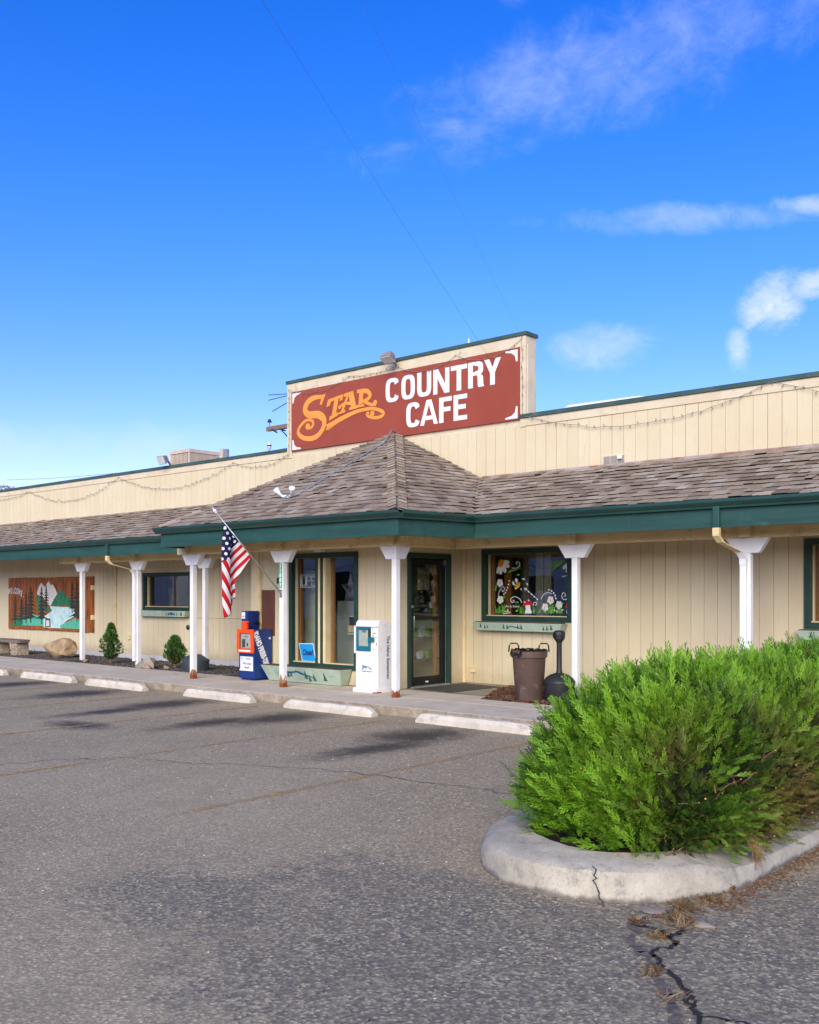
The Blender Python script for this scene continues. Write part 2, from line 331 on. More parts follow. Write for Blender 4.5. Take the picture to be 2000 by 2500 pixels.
def m_glass():
    m = bpy.data.materials.new('window_glass'); m.use_nodes = True; N = m.node_tree.nodes; L = m.node_tree.links; N.clear()
    o = N.new('ShaderNodeOutputMaterial'); mx = N.new('ShaderNodeMixShader'); tr = N.new('ShaderNodeBsdfTransparent'); gl = N.new('ShaderNodeBsdfGlossy')
    tr.inputs[0].default_value = (.92, .95, .93, 1); gl.inputs['Roughness'].default_value = .01
    ge = N.new('ShaderNodeNewGeometry'); dp = N.new('ShaderNodeVectorMath'); dp.operation = 'DOT_PRODUCT'; L.new(ge.outputs['Incoming'], dp.inputs[0]); L.new(ge.outputs['Normal'], dp.inputs[1])
    def mt(op, a, b=None):
        n = N.new('ShaderNodeMath'); n.operation = op
        for i, v in enumerate((a, b)):
            if v is None: continue
            if isinstance(v, (int, float)): n.inputs[i].default_value = v
            else: L.new(v, n.inputs[i])
        return n.outputs[0]
    f = mt('ADD', mt('MULTIPLY', mt('POWER', mt('SUBTRACT', 1.0, mt('ABSOLUTE', dp.outputs['Value'])), 5.0), .92), .08)
    bp = N.new('ShaderNodeBump'); nz = N.new('ShaderNodeTexNoise'); nz.inputs['Scale'].default_value = 2.2; nz.inputs['Detail'].default_value = 1
    L.new(ge.outputs['Position'], nz.inputs['Vector']); L.new(nz.outputs['Fac'], bp.inputs['Height']); bp.inputs['Strength'].default_value = .03; bp.inputs['Distance'].default_value = .05
    L.new(bp.outputs[0], gl.inputs['Normal'])
    L.new(f, mx.inputs[0]); L.new(tr.outputs[0], mx.inputs[1]); L.new(gl.outputs[0], mx.inputs[2]); L.new(mx.outputs[0], o.inputs[0]); return m
def m_leaf(name, fresh, deep, dry, trans=.25):
    t = NT(name); t.set(.55, .3)
    a = t.N.new('ShaderNodeAttribute'); a.attribute_name = 'tint'; b = t.N.new('ShaderNodeAttribute'); b.attribute_name = 'dry'
    c = t.mix(a.outputs['Fac'], deep, fresh); c = t.mix(b.outputs['Fac'], c, dry); t.color(c)
    t.b.inputs['Subsurface Weight'].default_value = 0
    tl = t.N.new('ShaderNodeBsdfTranslucent'); t.L.new(c, tl.inputs[0]); mx = t.N.new('ShaderNodeMixShader'); mx.inputs[0].default_value = trans
    out = t.N['Material Output']; t.L.new(t.b.outputs[0], mx.inputs[1]); t.L.new(tl.outputs[0], mx.inputs[2]); t.L.new(mx.outputs[0], out.inputs[0]); return t.m
def m_kerb():
    t = NT('kerb_concrete'); t.set(.88, .2)
    sp = t.N.new('ShaderNodeSeparateXYZ'); t.L.new(t.pos, sp.inputs[0])
    c = t.mix(t.ramp(t.noise(2.2, 8, .7), .34, .66), srgb(200, 191, 172), srgb(164, 156, 140))
    c = t.mix(t.ramp(t.noise(6, 8, .8), .5, .66, 0, .6), c, srgb(124, 118, 110))
    c = t.mix(t.ramp(t.noise(1.6, 6, .7), .56, .7, 0, .5), c, srgb(196, 170, 136))
    c = t.mix(t.ramp(t.noise(11, 6, .8, stretch=(1, 1, .35)), .55, .68, 0, .5), c, srgb(112, 108, 104))
    h = t.math('ADD', sp.outputs[2], t.math('MULTIPLY', t.math('SUBTRACT', t.noise(7, 6, .7), .5), .09)); c = t.mix(t.ramp(h, .0, .035, .8, 0), c, srgb(84, 78, 74))
    c = t.mix(t.ramp(t.noise(70, 4, .8), .5, .75, 0, .45), c, srgb(112, 106, 100)); t.color(c); t.bump(t.math('ADD', t.noise(14, 6, .7), t.noise(60, 5, .7)), .6, .008); return t.m
A = {}
A['asphalt'] = m_asphalt()
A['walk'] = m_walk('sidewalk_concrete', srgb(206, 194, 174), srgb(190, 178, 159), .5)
A['stop'] = m_concrete('wheel_stop_concrete', srgb(212, 203, 187), srgb(192, 183, 168), .75, 3)
A['kerb'] = m_kerb()
A['siding'] = m_siding(); A['shingle'] = m_shingle(); A['post'] = m_peel(); A['glass'] = m_glass()
A['backing'] = simple('groove_shadow_board', srgb(150, 130, 98), rough=.8)
A['trim'] = simple('beige_trim', srgb(212, 198, 172), srgb(203, 187, 158), 3, .65, .2, 20, (1, 1, 1), dirt=srgb(150, 130, 100), dscale=2.5)
A['beam'] = simple('cream_beam_paint', srgb(221, 200, 152), srgb(207, 183, 133), 3, .6, .25, 14, (.6, 4, 4), dirt=srgb(140, 112, 72), dscale=4)
A['white'] = simple('white_paint', srgb(232, 232, 234), srgb(222, 221, 220), 4, .5)
A['fascia'] = simple('green_fascia_paint', srgb(38, 76, 69), srgb(32, 66, 60), 2.5, .55, .3, 14, (.4, 4, 4), dirt=srgb(60, 94, 84), dscale=3)
A['gutter'] = simple('green_gutter_metal', srgb(34, 70, 63), srgb(28, 61, 55), 2, .35, spec=.5)
A['coping'] = simple('green_coping_metal', srgb(66, 88, 80), srgb(54, 76, 70), 2, .5, dirt=srgb(112, 110, 98), dscale=3)
A['dkgreen'] = simple('dark_green_trim', srgb(34, 66, 56), srgb(28, 56, 48), 3, .5)
A['jamb'] = simple('cream_jamb', srgb(224, 205, 164), srgb(214, 193, 148), 4, .6)
A['wood'] = simple('varnished_wood', srgb(164, 104, 48), srgb(128, 76, 32), 8, .4, .1, 30, (6, 6, .5))
A['room'] = simple('dim_room_wall', srgb(150, 144, 124), srgb(128, 122, 104), 2, .8)
A['panel'] = simple('grey_wall_panel', srgb(196, 198, 182), srgb(182, 184, 168), 2, .7)
A['dark'] = simple('dark_void', srgb(26, 25, 24), srgb(18, 18, 18), 3, .8)
A['black'] = simple('black_metal', srgb(22, 22, 22), srgb(16, 16, 16), 5, .4)
A['steel'] = simple('grey_steel', srgb(170, 174, 178), srgb(148, 152, 156), 6, .35, metal=.6)
A['galv'] = simple('galvanised_conduit', srgb(150, 156, 162), srgb(132, 138, 144), 6, .45, metal=.3)
A['signred'] = simple('sign_red', srgb(152, 72, 50), srgb(143, 65, 45), 1.3, .5)
A['signorange'] = simple('sign_orange', srgb(232, 152, 66), srgb(226, 142, 58), 3, .5)
A['signedge'] = simple('sign_pale_orange', srgb(246, 182, 116), srgb(240, 172, 104), 3, .5)
A['signwhite'] = simple('sign_white', srgb(228, 230, 234), srgb(220, 222, 228), 3, .5)
A['signshade'] = simple('sign_letter_edge', srgb(112, 62, 60), srgb(104, 56, 54), 3, .5)
A['sage'] = simple('sage_green_paint', srgb(172, 188, 170), srgb(158, 175, 158), 4, .6, .15, 30, dirt=srgb(126, 140, 120), dscale=6)
A['pine'] = simple('painted_pine', srgb(52, 98, 74), srgb(42, 82, 62), 8, .6)
A['bluepaint'] = simple('painted_blue', srgb(38, 96, 140), srgb(30, 80, 124), 8, .6)
A['navy'] = simple('navy_box_paint', srgb(18, 52, 120), srgb(14, 44, 106), 2.5, .35, spec=.5, dirt=srgb(30, 66, 128), dscale=5)
A['orange'] = simple('orange_plastic', srgb(244, 84, 24), srgb(234, 74, 20), 4, .4)
A['boxwhite'] = simple('white_box_paint', srgb(232, 231, 230), srgb(224, 222, 220), 3, .4, dirt=srgb(206, 200, 192), dscale=6)
A['teal'] = simple('teal_plastic', srgb(24, 108, 128), srgb(20, 96, 116), 4, .4)
A['paper'] = simple('newsprint', srgb(214, 212, 206), srgb(200, 198, 192), 14, .8)
A['print'] = simple('print_grey', srgb(96, 92, 92), srgb(70, 66, 66), 30, .8)
A['ink'] = simple('ink_black', srgb(30, 30, 34), srgb(26, 26, 30), 5, .6)
A['rust'] = simple('rust', srgb(156, 84, 44), srgb(120, 62, 34), 20, .8)
A['brownp'] = simple('brown_panel_paint', srgb(104, 64, 48), srgb(92, 56, 42), 4, .6, .2, 20, (6, 6, .5))
A['canp'] = simple('brown_can_plastic', srgb(92, 72, 64), srgb(78, 61, 55), 3, .5, .15, 60, dirt=srgb(124, 108, 98), dscale=7)
A['blackp'] = simple('black_plastic', srgb(42, 43, 45), srgb(34, 35, 37), 5, .5)
A['slatep'] = simple('slate_plastic', srgb(62, 70, 76), srgb(52, 59, 64), 5, .55)
A['lampg'] = simple('grey_lamp_housing', srgb(150, 140, 130), srgb(132, 122, 112), 5, .5)
A['lens'] = simple('lamp_lens', srgb(206, 212, 216), srgb(190, 198, 204), 5, .15)
A['bulb'] = simple('white_bulb', srgb(236, 238, 240), srgb(226, 230, 234), 3, .2)
A['cooler'] = simple('cooler_beige_metal', srgb(198, 182, 164), srgb(186, 170, 152), 3, .55)
A['coolerd'] = simple('cooler_louvre_shade', srgb(148, 132, 118), srgb(136, 122, 108), 5, .7)
A['signblue'] = simple('closed_sign_blue', srgb(34, 158, 222), srgb(26, 148, 214), 5, .4)
A['signnavy'] = simple('closed_sign_navy', srgb(34, 36, 108), srgb(30, 32, 100), 5, .4)
A['neon'] = simple('unlit_neon_tube', srgb(232, 236, 238), srgb(222, 228, 230), 8, .2)
A['green'] = simple('number_sign_green', srgb(40, 178, 140), srgb(32, 168, 130), 5, .4)
A['red'] = simple('painted_red', srgb(200, 30, 34), srgb(190, 24, 30), 6, .5)
A['yellow'] = simple('painted_yellow', srgb(240, 206, 40), srgb(234, 192, 30), 6, .5)
A['gold'] = simple('painted_gold', srgb(226, 150, 20), srgb(212, 132, 16), 12, .5)
A['leafp'] = simple('painted_leaf_green', srgb(112, 176, 60), srgb(84, 146, 50), 12, .5)
A['mwhite'] = simple('mural_snow_white', srgb(226, 222, 218), srgb(196, 190, 184), 9, .6, stretch=(3, 3, .6))
A['mgreen'] = simple('mural_green', srgb(54, 128, 92), srgb(46, 98, 66), 9, .6, stretch=(3, 3, .6))
A['mlake'] = simple('mural_lake', srgb(206, 226, 226), srgb(160, 204, 206), 9, .6, stretch=(2, 2, 1))
A['mturq'] = simple('mural_turquoise', srgb(96, 190, 162), srgb(72, 158, 126), 12, .6, stretch=(3, 3, .6))
A['mdark'] = simple('mural_dark_pine', srgb(44, 58, 50), srgb(58, 52, 40), 9, .6)
A['mplank'] = simple('mural_plank', srgb(172, 100, 40), srgb(104, 54, 22), 5, .5, .25, 20, (5, 5, .45))
A['rubber'] = simple('rubber_mat', srgb(74, 72, 70), srgb(62, 60, 58), 8, .8, .3, 200)
A['rock1'] = m_concrete('tan_boulder', srgb(186, 158, 122), srgb(128, 106, 82), .8, 4)
A['rock2'] = m_concrete('grey_boulder', srgb(164, 152, 140), srgb(128, 116, 106), .5, 5)
A['rockr'] = m_concrete('red_stone', srgb(184, 140, 122), srgb(160, 118, 102), .4, 5)
A['stonebench'] = m_concrete('bench_stone', srgb(140, 128, 118), srgb(106, 96, 90), .6, 9)
A['cobble'] = m_concrete('bench_pebble', srgb(186, 170, 148), srgb(126, 112, 96), .6, 22)
A['gravel'] = simple('dark_gravel', srgb(92, 86, 84), srgb(66, 62, 62), 18, .9)
A['mulch'] = simple('brown_mulch', srgb(112, 74, 54), srgb(74, 48, 36), 30, .9)
A['soil'] = simple('soil', srgb(84, 66, 54), srgb(64, 50, 40), 10, .95)
A['crack'] = simple('crack_fill', srgb(46, 44, 44), srgb(34, 33, 33), 20, .95)
A['dirt2'] = simple('fine_crack', srgb(84, 79, 75), srgb(66, 62, 60), 9, .95)
A['dirt'] = simple('crack_dirt', srgb(120, 108, 96), srgb(84, 76, 70), 25, .95)
A['stripe'] = None
A['bark'] = simple('juniper_bark', srgb(128, 94, 68), srgb(92, 68, 50), 30, .85, .3, 40)
A['cutwood'] = simple('cut_twig_wood', srgb(218, 160, 108), srgb(190, 128, 80), 30, .8)
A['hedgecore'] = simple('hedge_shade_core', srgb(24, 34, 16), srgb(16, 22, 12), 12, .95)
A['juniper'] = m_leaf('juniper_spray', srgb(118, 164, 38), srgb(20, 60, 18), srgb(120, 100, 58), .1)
A['spruce'] = m_leaf('spruce_spray', srgb(112, 150, 66), srgb(52, 92, 44), srgb(150, 106, 70), .2)
A['tleaf'] = m_leaf('tree_leaf', srgb(168, 160, 70), srgb(112, 112, 50), srgb(176, 140, 72), .3)
A['weed'] = m_leaf('weed_leaf', srgb(104, 122, 62), srgb(120, 74, 56), srgb(184, 164, 120), .2)
A['timber'] = simple('weathered_timber', srgb(132, 112, 92), srgb(104, 88, 72), 8, .8, .3, 30, (4, .6, 4))
A['wire'] = simple('wire_dark', srgb(92, 98, 104), srgb(80, 86, 92), 8, .6)
A['wirel'] = simple('wire_pale', srgb(120, 140, 160), srgb(110, 130, 150), 8, .6)
A['flash'] = simple('valley_flashing', srgb(176, 168, 162), srgb(150, 108, 84), 3, .5, metal=.2)
A['vinyl'] = simple('camper_white', srgb(226, 228, 230), srgb(216, 218, 222), 2, .35)
A['tyre'] = simple('tyre_rubber', srgb(30, 30, 30), srgb(24, 24, 24), 6, .8)
def m_stripe():
    t = NT('worn_yellow_paint'); t.set(.8, .2)
    c = t.mix(t.ramp(t.noise(5, 7, .7), .4, .62), srgb(216, 170, 84), srgb(176, 150, 108)); c = t.mix(t.ramp(t.noise(60, 4, .7), .45, .6, 0, .8), c, srgb(126, 118, 114)); t.color(c)
    al = t.math('MULTIPLY', t.ramp(t.noise(18, 5, .75), .44, .62, 1, 0), t.ramp(t.noise(1.3, 4, .6), .42, .62, 1, .2)); t.L.new(al, t.b.inputs['Alpha']); return t.m
A['stripe'] = m_stripe()

# ================================================================== the setting
def sheet(name, x0, x1, y0, y1, z, mat): return MB().add([(x0, y0, z), (x1, y0, z), (x1, y1, z), (x0, y1, z)], [(0, 1, 2, 3)]).build(name, mat)
tag(sheet('asphalt_lot', -300, 300, -300, 300, 0, A['asphalt']), 'worn grey asphalt parking lot', kind='structure')
# sidewalk: one raised walk cast in slabs
walk = tag(empty('sidewalk', (-12, 11, 0)), 'raised concrete walk along the cafe front', kind='structure')
def slab(pts, name='sidewalk_slab'):
    jz = random.uniform(-.003, .003)
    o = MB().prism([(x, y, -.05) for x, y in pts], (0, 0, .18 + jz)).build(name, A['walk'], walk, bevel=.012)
    return o
xs = [-32, -28.6, -25.5, -22.4, -19.2, -15.9, -14.7, -11.2, -8.2, -5.1, -2.0]
for a, b in zip(xs, xs[1:]): slab([(a + .006, 10.1), (b - .006, 10.1), (b - .006, 11.05), (a + .006, 11.05)])
for a, b in zip([-32, -28.6, -25.5, -22.4, -19.2, -15.2], [-28.6, -25.5, -22.4, -19.2, -15.2]): slab([(a + .006, 11.058), (b - .006, 11.058), (b - .006, 11.78), (a + .006, 11.78)])
slab([(-15.194, 11.058), (-12.306, 11.058), (-12.306, 11.84), (-14.1, 11.84), (-14.1, 13.55), (-15.194, 13.55)])
slab([(-12.294, 11.058), (-8.74, 11.058), (-8.74, 11.6), (-9.5, 13.0), (-9.7, 13.58), (-10.59, 13.58), (-10.59, 11.84), (-12.294, 11.84)])
slab([(-8.728, 11.058), (-5.106, 11.058), (-5.106, 11.6), (-8.728, 11.6)]); slab([(-5.094, 11.058), (-2, 11.058), (-2, 11.6), (-5.094, 11.6)])
def chips(name, poly_fn, n, mat, smin, smax, z0, flat, label, base):
    tv = np.array([(1, 0, 0), (-1, 0, 0), (0, 1, 0), (0, -1, 0), (0, 0, 1), (0, 0, -1)], float); tf = np.array([(0, 2, 4), (2, 1, 4), (1, 3, 4), (3, 0, 4), (2, 0, 5), (1, 2, 5), (3, 1, 5), (0, 3, 5)])
    V = []; F = []
    for i in range(n):
        x, y = poly_fn(); s = random.uniform(smin, smax)
        e = Euler((random.uniform(-.5, .5), random.uniform(-.5, .5), random.uniform(0, 6.3))).to_matrix()
        m = np.array(e) @ np.diag([s * random.uniform(.7, 1.5), s * random.uniform(.5, .9), s * flat])
        V.append(tv * rng.uniform(.75, 1.25, (6, 1)) @ m.T + (x, y, z0 + random.uniform(0, .02))); F.append(tf + 6 * i)
    V = np.concatenate(V); F = np.concatenate(F); k = len(V)
    me = bpy.data.meshes.new(name); bv, bf = base
    me.from_pydata([tuple(p) for p in V] + bv, [], [tuple(f) for f in F] + [tuple(i + k for i in f) for f in bf]); me.materials.append(mat); me.update()
    o = bpy.data.objects.new(name, me); col.objects.link(o); return tag(o, label, kind='stuff')
gp = [(-32, 11.79, .1), (-15.2, 11.79, .1), (-15.2, 13.58, .1), (-32, 13.58, .1)]
chips('gravel_bed', lambda: (random.uniform(-28.5, -15.2), random.uniform(11.79, 13.55)), 7000, A['gravel'], .015, .035, .1, .7, 'dark lava gravel between the walk and the wall', (gp, [(0, 1, 2, 3)]))
def mp():
    while True:
        x, y = random.uniform(-9.6, -4.5), random.uniform(11.62, 13.55)
        if x > -8.72 - (y - 11.6) * .53: return x, y
chips('mulch_bed', mp, 6500, A['mulch'], .02, .05, .125, .25, 'brown bark mulch beside the entry walk', ([(-8.7, 11.61, .118), (-2, 11.61, .118), (-2, 13.58, .118), (-9.66, 13.58, .118), (-9.46, 13.0, .118)], [(0, 1, 2, 3, 4)]))
# painted parking lines
for i, x in enumerate((-6.27, -8.85, -11.4, -13.95, -16.5, -19.05, -21.6)):
    m = MB()
    for y0, y1 in ((4.35, 6.2), (6.2, 8.0), (8.0, 9.6)): m.add([(x - .05, y0, .004), (x + .05, y0, .004), (x + .05, y1, .004), (x - .05, y1, .004)], [(0, 1, 2, 3)])
    tag(m.build('parking_stripe', A['stripe']), 'worn yellow parking line on the asphalt', kind='structure')
# cracks in the asphalt
def crack(name, pts, w, mat, z=.005, jit=.02, sub=9):
    P = []
    for (a, b), (c, d) in zip(pts, pts[1:]):
        for k in range(sub): t = k / sub; P.append(Vector((a + (c - a) * t + random.gauss(0, jit), b + (d - b) * t + random.gauss(0, jit))))
    P.append(Vector(pts[-1])); L = []; Rr = []
    for i, p in enumerate(P):
        t = (P[min(i + 1, len(P) - 1)] - P[max(i - 1, 0)]).normalized(); k = w * random.uniform(.35, 1.3) / 2
        L.append((p.x - t.y * k, p.y + t.x * k, z)); Rr.append((p.x + t.y * k, p.y - t.x * k, z))
    m = MB()
    for i in range(len(P) - 1): m.add([L[i], L[i + 1], Rr[i + 1], Rr[i]], [(0, 1, 2, 3)])
    return tag(m.build(name, mat), 'crack in the asphalt', kind='structure')
crack('asphalt_crack', [(-11.5, 3.2), (-9.4, 4.68), (-9.21, 5.19), (-8.81, 5.64), (-8.02, 5.91), (-7.41, 6.29), (-6.54, 6.61), (-5.84, 6.68), (-4.63, 6.79), (-4.0, 6.8)], .011, A['dirt2'], .005, .03)
crack('asphalt_crack', [(-2.36, 4.95), (-2.42, 4.72), (-2.43, 4.5), (-2.29, 4.24), (-2.17, 4.16), (-2.03, 3.96), (-1.87, 3.79), (-1.74, 3.58), (-1.6, 3.3)], .05, A['dirt'], .0045, .012)
crack('asphalt_crack', [(-2.2, 4.62), (-2.2, 4.46), (-2.13, 4.37), (-2.18, 4.22), (-2.02, 4.05), (-1.8, 3.84), (-1.72, 3.68), (-1.55, 3.3)], .022, A['crack'], .0085, .012)
crack('asphalt_crack', [(-1.8, 3.84), (-1.72, 3.70), (-1.57, 3.74), (-1.2, 3.8)], .012, A['crack'], .0075, .01)
crack('asphalt_crack', [(-2.43, 4.5), (-2.3, 4.52), (-2.2, 4.46)], .02, A['crack'], .0065, .01)
# kerbed island
def island_outline(g, z):
    P = [(-2.26 - min(g, .2), 12 - 1.95, z)]
    P += [(-2.26 - min(g, .2), 6.0, z)]
    cx, r = -3.1, .84 - g
    for k in range(41):
        a = -math.pi * k / 40
        xx = cx + r * math.cos(a); P.append((min(xx, -2.26 - min(g, .2)), 5.58 + (r * 1.13) * math.sin(a), z))
    P += [(-3.94 + g, 6.0, z), (-3.94 + g, 10.05, z)]; return P
def ring_mesh():
    m = MB(); rows = [island_outline(0, -.02), island_outline(.012, .11), island_outline(.03, .158), island_outline(.07, .18), island_outline(.30, .196), island_outline(.31, .10)]
    n = len(rows[0]); vs = []; fs = []
    for q, r in enumerate(rows):
        for p in r:
            w = mnoise.noise(Vector((p[0] * 2.3, p[1] * 2.3, q * .7))) * .022 * (q > 0) + mnoise.noise(Vector((p[0] * 9, p[1] * 9, q * .9))) * .008 * (q > 0); fz = 1 - .42 * min(1, max(0, (p[0] + 2.75) / .4)) * min(1, max(0, (p[1] - 5.0) / .7)); vs.append((p[0] + w, p[1] + w * .6, (p[2] + w * .6) * fz))
    for q in range(len(rows) - 1):
        for i in range(n - 1): fs.append((q * n + i, q * n + i + 1, (q + 1) * n + i + 1, (q + 1) * n + i))
    return m.add(vs, fs)
kerb = ring_mesh().build('kerb', A['kerb'], smooth='auto'); tag(kerb, 'rounded grey concrete kerb round the hedge island', kind='structure')
m = MB()
kp = []
for (za, zb, xa, xb) in ((.0, .20, -2.70, -2.76),):
    for q in range(15): t = q / 14; kp.append(Vector((xa + (xb - xa) * t + random.gauss(0, .011), 0, za + (zb - za) * t)))
for q, p in enumerate(kp): p.y = 4.66 + max(0, p.z - .1) * .25 - .004
for a, b in zip(kp, kp[1:]): d = b - a; m.obox((a + b) / 2, (d, (1, .15, 0), (0, -1, .2)), (d.length / 2 + .003, random.uniform(.0008, .003), .006))
m.build('kerb_crack', A['dirt2'], kerb)
sheet_isl = MB().add([p for p in island_outline(.305, .14)], [tuple(range(45))]).build('island_soil', A['soil']); tag(sheet_isl, 'bare soil under the hedge', kind='structure')

# ================================================================== the cafe building
WY = 13.6; BY = 11.85; SX = -10.6; BLX = -14.12
bld = tag(empty('cafe_building', (-12, 13.6, .13)), 'long beige cafe with shingled porch roof, green fascia and stepped false front', 'building')
# openings on the main wall: x0,x1,z0,z1
OPEN_L = [(-20.36, -18.46, 1.30, 2.17)]
OPEN_R = [(-10.2, -8.42, 1.23, 2.43), (-4.74, -2.9, 1.22, 2.42)]
OPEN_B = [(-13.18, -11.49, .40, 2.38)]
def wall_with_boards(name, x0, x1, z0, z1, y, opens, thick=.18, phase=0., lab=None):
    m = MB(); cuts = sorted(opens); cx = x0
    for a, b, c, d in cuts:
        m.bx(cx, a, y, y + thick, z0, z1); m.bx(a, b, y, y + thick, z0, c); m.bx(a, b, y, y + thick, d, z1); cx = b
    m.bx(cx, x1, y, y + thick, z0, z1)
    w = m.build(name, A['backing'], bld)
    if lab: w['label'] = lab
    x = x0; p = .203
    while x < x1 - .02:
        e = min(x + p, x1); nb__ = int(round((x - x0) / p)) % 6; g = .005 if nb__ else .011
        segs = [(z0, z1)]
        for a, b, c, d in opens:
            if e > a + .01 and x < b - .01:
                if x >= a - .005 and e <= b + .005: segs = [(z0, c), (d, z1)]
                elif x < a: e = a
                else:
                    e = min(e, b); segs = [(z0, c), (d, z1)]
        for s0, s1 in segs:
            if s1 - s0 > .03: board('siding_board', A['siding'], w, x + g / 2, e - g / 2, y - .013, y + .02, s0, s1)
        x = e
    return w
lw = wall_with_boards('wall', -28.4, BLX - .02, .23, 3.0, WY, OPEN_L, lab='lower wall left of the entry, clad in beige boards')
wall_with_boards('wall', SX, -2.6, .14, 3.0, WY, OPEN_R, phase=.1, lab='lower wall right of the entry, clad in beige boards')
wall_with_boards('wall', -28.4, -2.6, 3.45, 4.5, WY, [], lab='upper wall above the porch roof')
wall_with_boards('wall', BLX, SX, .14, 2.9, BY, OPEN_B, lab='projecting entry wall with tall windows')
MB().bx(-28.4, BLX, WY - .02, WY + .1, .05, .228).build('foundation', simple('pale_foundation', srgb(196, 194, 196), srgb(180, 178, 180), 3, .8), bld)
# side wall of the entry bay with the door opening (faces +X)
DY0, DY1, DZ = 12.12, 13.12, 2.29
m = MB(); m.bx(SX - .16, SX, BY + .01, DY0, .14, 2.9).bx(SX - .16, SX, DY1, WY, .14, 2.9).bx(SX - .16, SX, DY0, DY1, DZ, 2.9)
sw = m.build('wall', A['backing'], bld); sw['label'] = 'side wall of the entry bay'
def side_board(y0, y1, z0, z1): board('siding_board', A['siding'], sw, SX - .02, SX + .013, y0 + .0025, y1 - .0025, z0, z1)
side_board(BY + .01, DY0 - .04, .14, 2.9)
for k in range(5): side_board(DY0 - .04 + k * .216, DY0 - .04 + (k + 1) * .216, DZ + .05, 2.9)
side_board(DY1 + .05, 13.36, .14, 2.9); side_board(13.36, 13.53, .14, 2.9)
MB().bx(SX + .0, SX + .055, WY - .075, WY - .0135, .14, 2.9).build('corner_trim', A['jamb'], bld, bevel=.004)
MB().bx(SX - .03, SX + .0125, BY - .0125, BY + .012, .14, 2.9).build('corner_trim', A['jamb'], bld, bevel=.004)
m = MB(); m.bx(BLX - .16, BLX, BY + .01, WY, .14, 2.9); lsw = m.build('wall', A['siding'], bld)
MB().bx(BLX - .012, BLX + .1, BY - .03, BY - .0135, .14, 2.9).build('corner_trim', A['jamb'], bld, bevel=.004)
# stepped false front behind the sign
FX0, FX1, FZ = -15.2, -9.3, 5.98
m = MB(); m.bx(FX0, FX1, WY + .005, WY + .28, 4.3, FZ); ff = m.build('false_front', A['trim'], bld, bevel=.006)
MB().bx(FX0, FX1, WY - .03, WY + .004, 5.80, FZ).build('trim_board', A['trim'], bld, bevel=.004)
MB().bx(FX0, -15.06, WY - .03, WY + .003, 4.46, 5.799).build('trim_board', A['trim'], bld, bevel=.004)
MB().bx(-9.41, FX1, WY - .03, WY + .003, 4.46, 5.799).build('trim_board', A['trim'], bld, bevel=.004)
MB().bx(-9.3, -9.285, WY + .02, WY + .24, 4.66, 5.84).build('trim_board', A['trim'], bld, bevel=.003)
for x0, x1 in ((-28.4, -24.6), (-24.595, -20.7), (-20.695, FX0 - .002), (FX1 + .002, -7.6), (-7.595, -2.6)):
    MB().bx(x0, x1, WY - .03, WY + .2, 4.47, 4.6).build('trim_board', A['trim'], bld, bevel=.004)
for x0, x1 in ((-28.4, -20.7), (-20.698, FX0 - .01), (FX1 - .12, -5.2), (-5.198, -2.6)):
    MB().bx(x0, x1, WY - .055, WY + .26, 4.601, 4.67).build('coping', A['coping'], bld, bevel=.006)
MB().bx(FX0 - .02, FX1 + .03, WY - .055, WY + .31, FZ + .001, FZ + .065).build('coping', A['coping'], bld, bevel=.006)
MB().bx(-28.4, -2.6, WY + .3, 22, 4.2, 4.3).build('flat_roof', A['trim'], bld)
MB().prism([(-10.3, 15.4, 4.3), (-10.3, 15.4, 4.85), (-9.6, 15.4, 5.12), (-8.2, 15.4, 5.10), (-6.2, 15.4, 4.75), (-6.2, 15.4, 4.3)], (0, 4, 0)).build('rear_roof', A['white'], bld)
MB().bx(-28.4, -2.6, 21.9, 22, 0, 4.3).bx(-28.5, -28.4, WY, 22, 0, 4.5).bx(-2.6, -2.5, WY, 22, 0, 4.5).build('rear_wall', A['siding'], bld)

# ---- porch roof
EZ = 2.84; EY = 11.72
c0 = Vector((-9.2, 10.27, EZ)); v0 = Vector((-8.95, EY, EZ)); apex = Vector((-12.15, 13.5, 4.6)); c1 = Vector((-14.85, 10.27, EZ)); w0 = Vector((-15.1, EY, EZ))
def plane(a, b, c):
    n = (b - a).cross(c - a).normalized(); n = n if n.z > 0 else -n; return n, n.dot(a)
Pside = plane(c0, v0, apex); Pleft = plane(c1, w0, apex); Pmain = plane(Vector((0, EY, EZ)), Vector((-1, EY, EZ)), Vector((0, WY, 3.66)))
def tri(A1, B1, C1):
    M3 = Matrix((A1[0], B1[0], C1[0])); return M3.inverted() @ Vector((A1[1], B1[1], C1[1]))
Pwall = (Vector((0, 1, 0)), WY - .02)
v1 = tri(Pside, Pmain, Pwall); w1 = tri(Pleft, Pmain, Pwall); aw = tri(Pside, plane(c0, c1, apex), Pwall)
rm = MB(); up = Vector((0, 0, -.03))
def deck(pts, name, lab):
    o = MB().prism([p + up for p in pts], (0, 0, -.05)).build(name, A['dark'], bld); o['label'] = lab; return o
r_right = deck([v0, Vector((-2.6, EY, EZ)), Vector((-2.6, WY, 3.66)), v1], 'roof', 'right porch roof of weathered shingles')
r_left = deck([Vector((-28.4, EY, EZ)), w0, w1, Vector((-28.4, WY, 3.66))], 'roof', 'left porch roof of weathered shingles')
r_front = deck([c1, c0, apex], 'roof', 'front slope of the hipped entry roof')
r_side = deck([c0, v0, v1, apex], 'roof', 'right slope of the hipped entry roof')
r_lside = deck([c1, w0, w1, apex], 'roof', 'left slope of the hipped entry roof')
camp = Vector((0, 0, 1.68))
SH = []    # (size in view, roof, matrix)
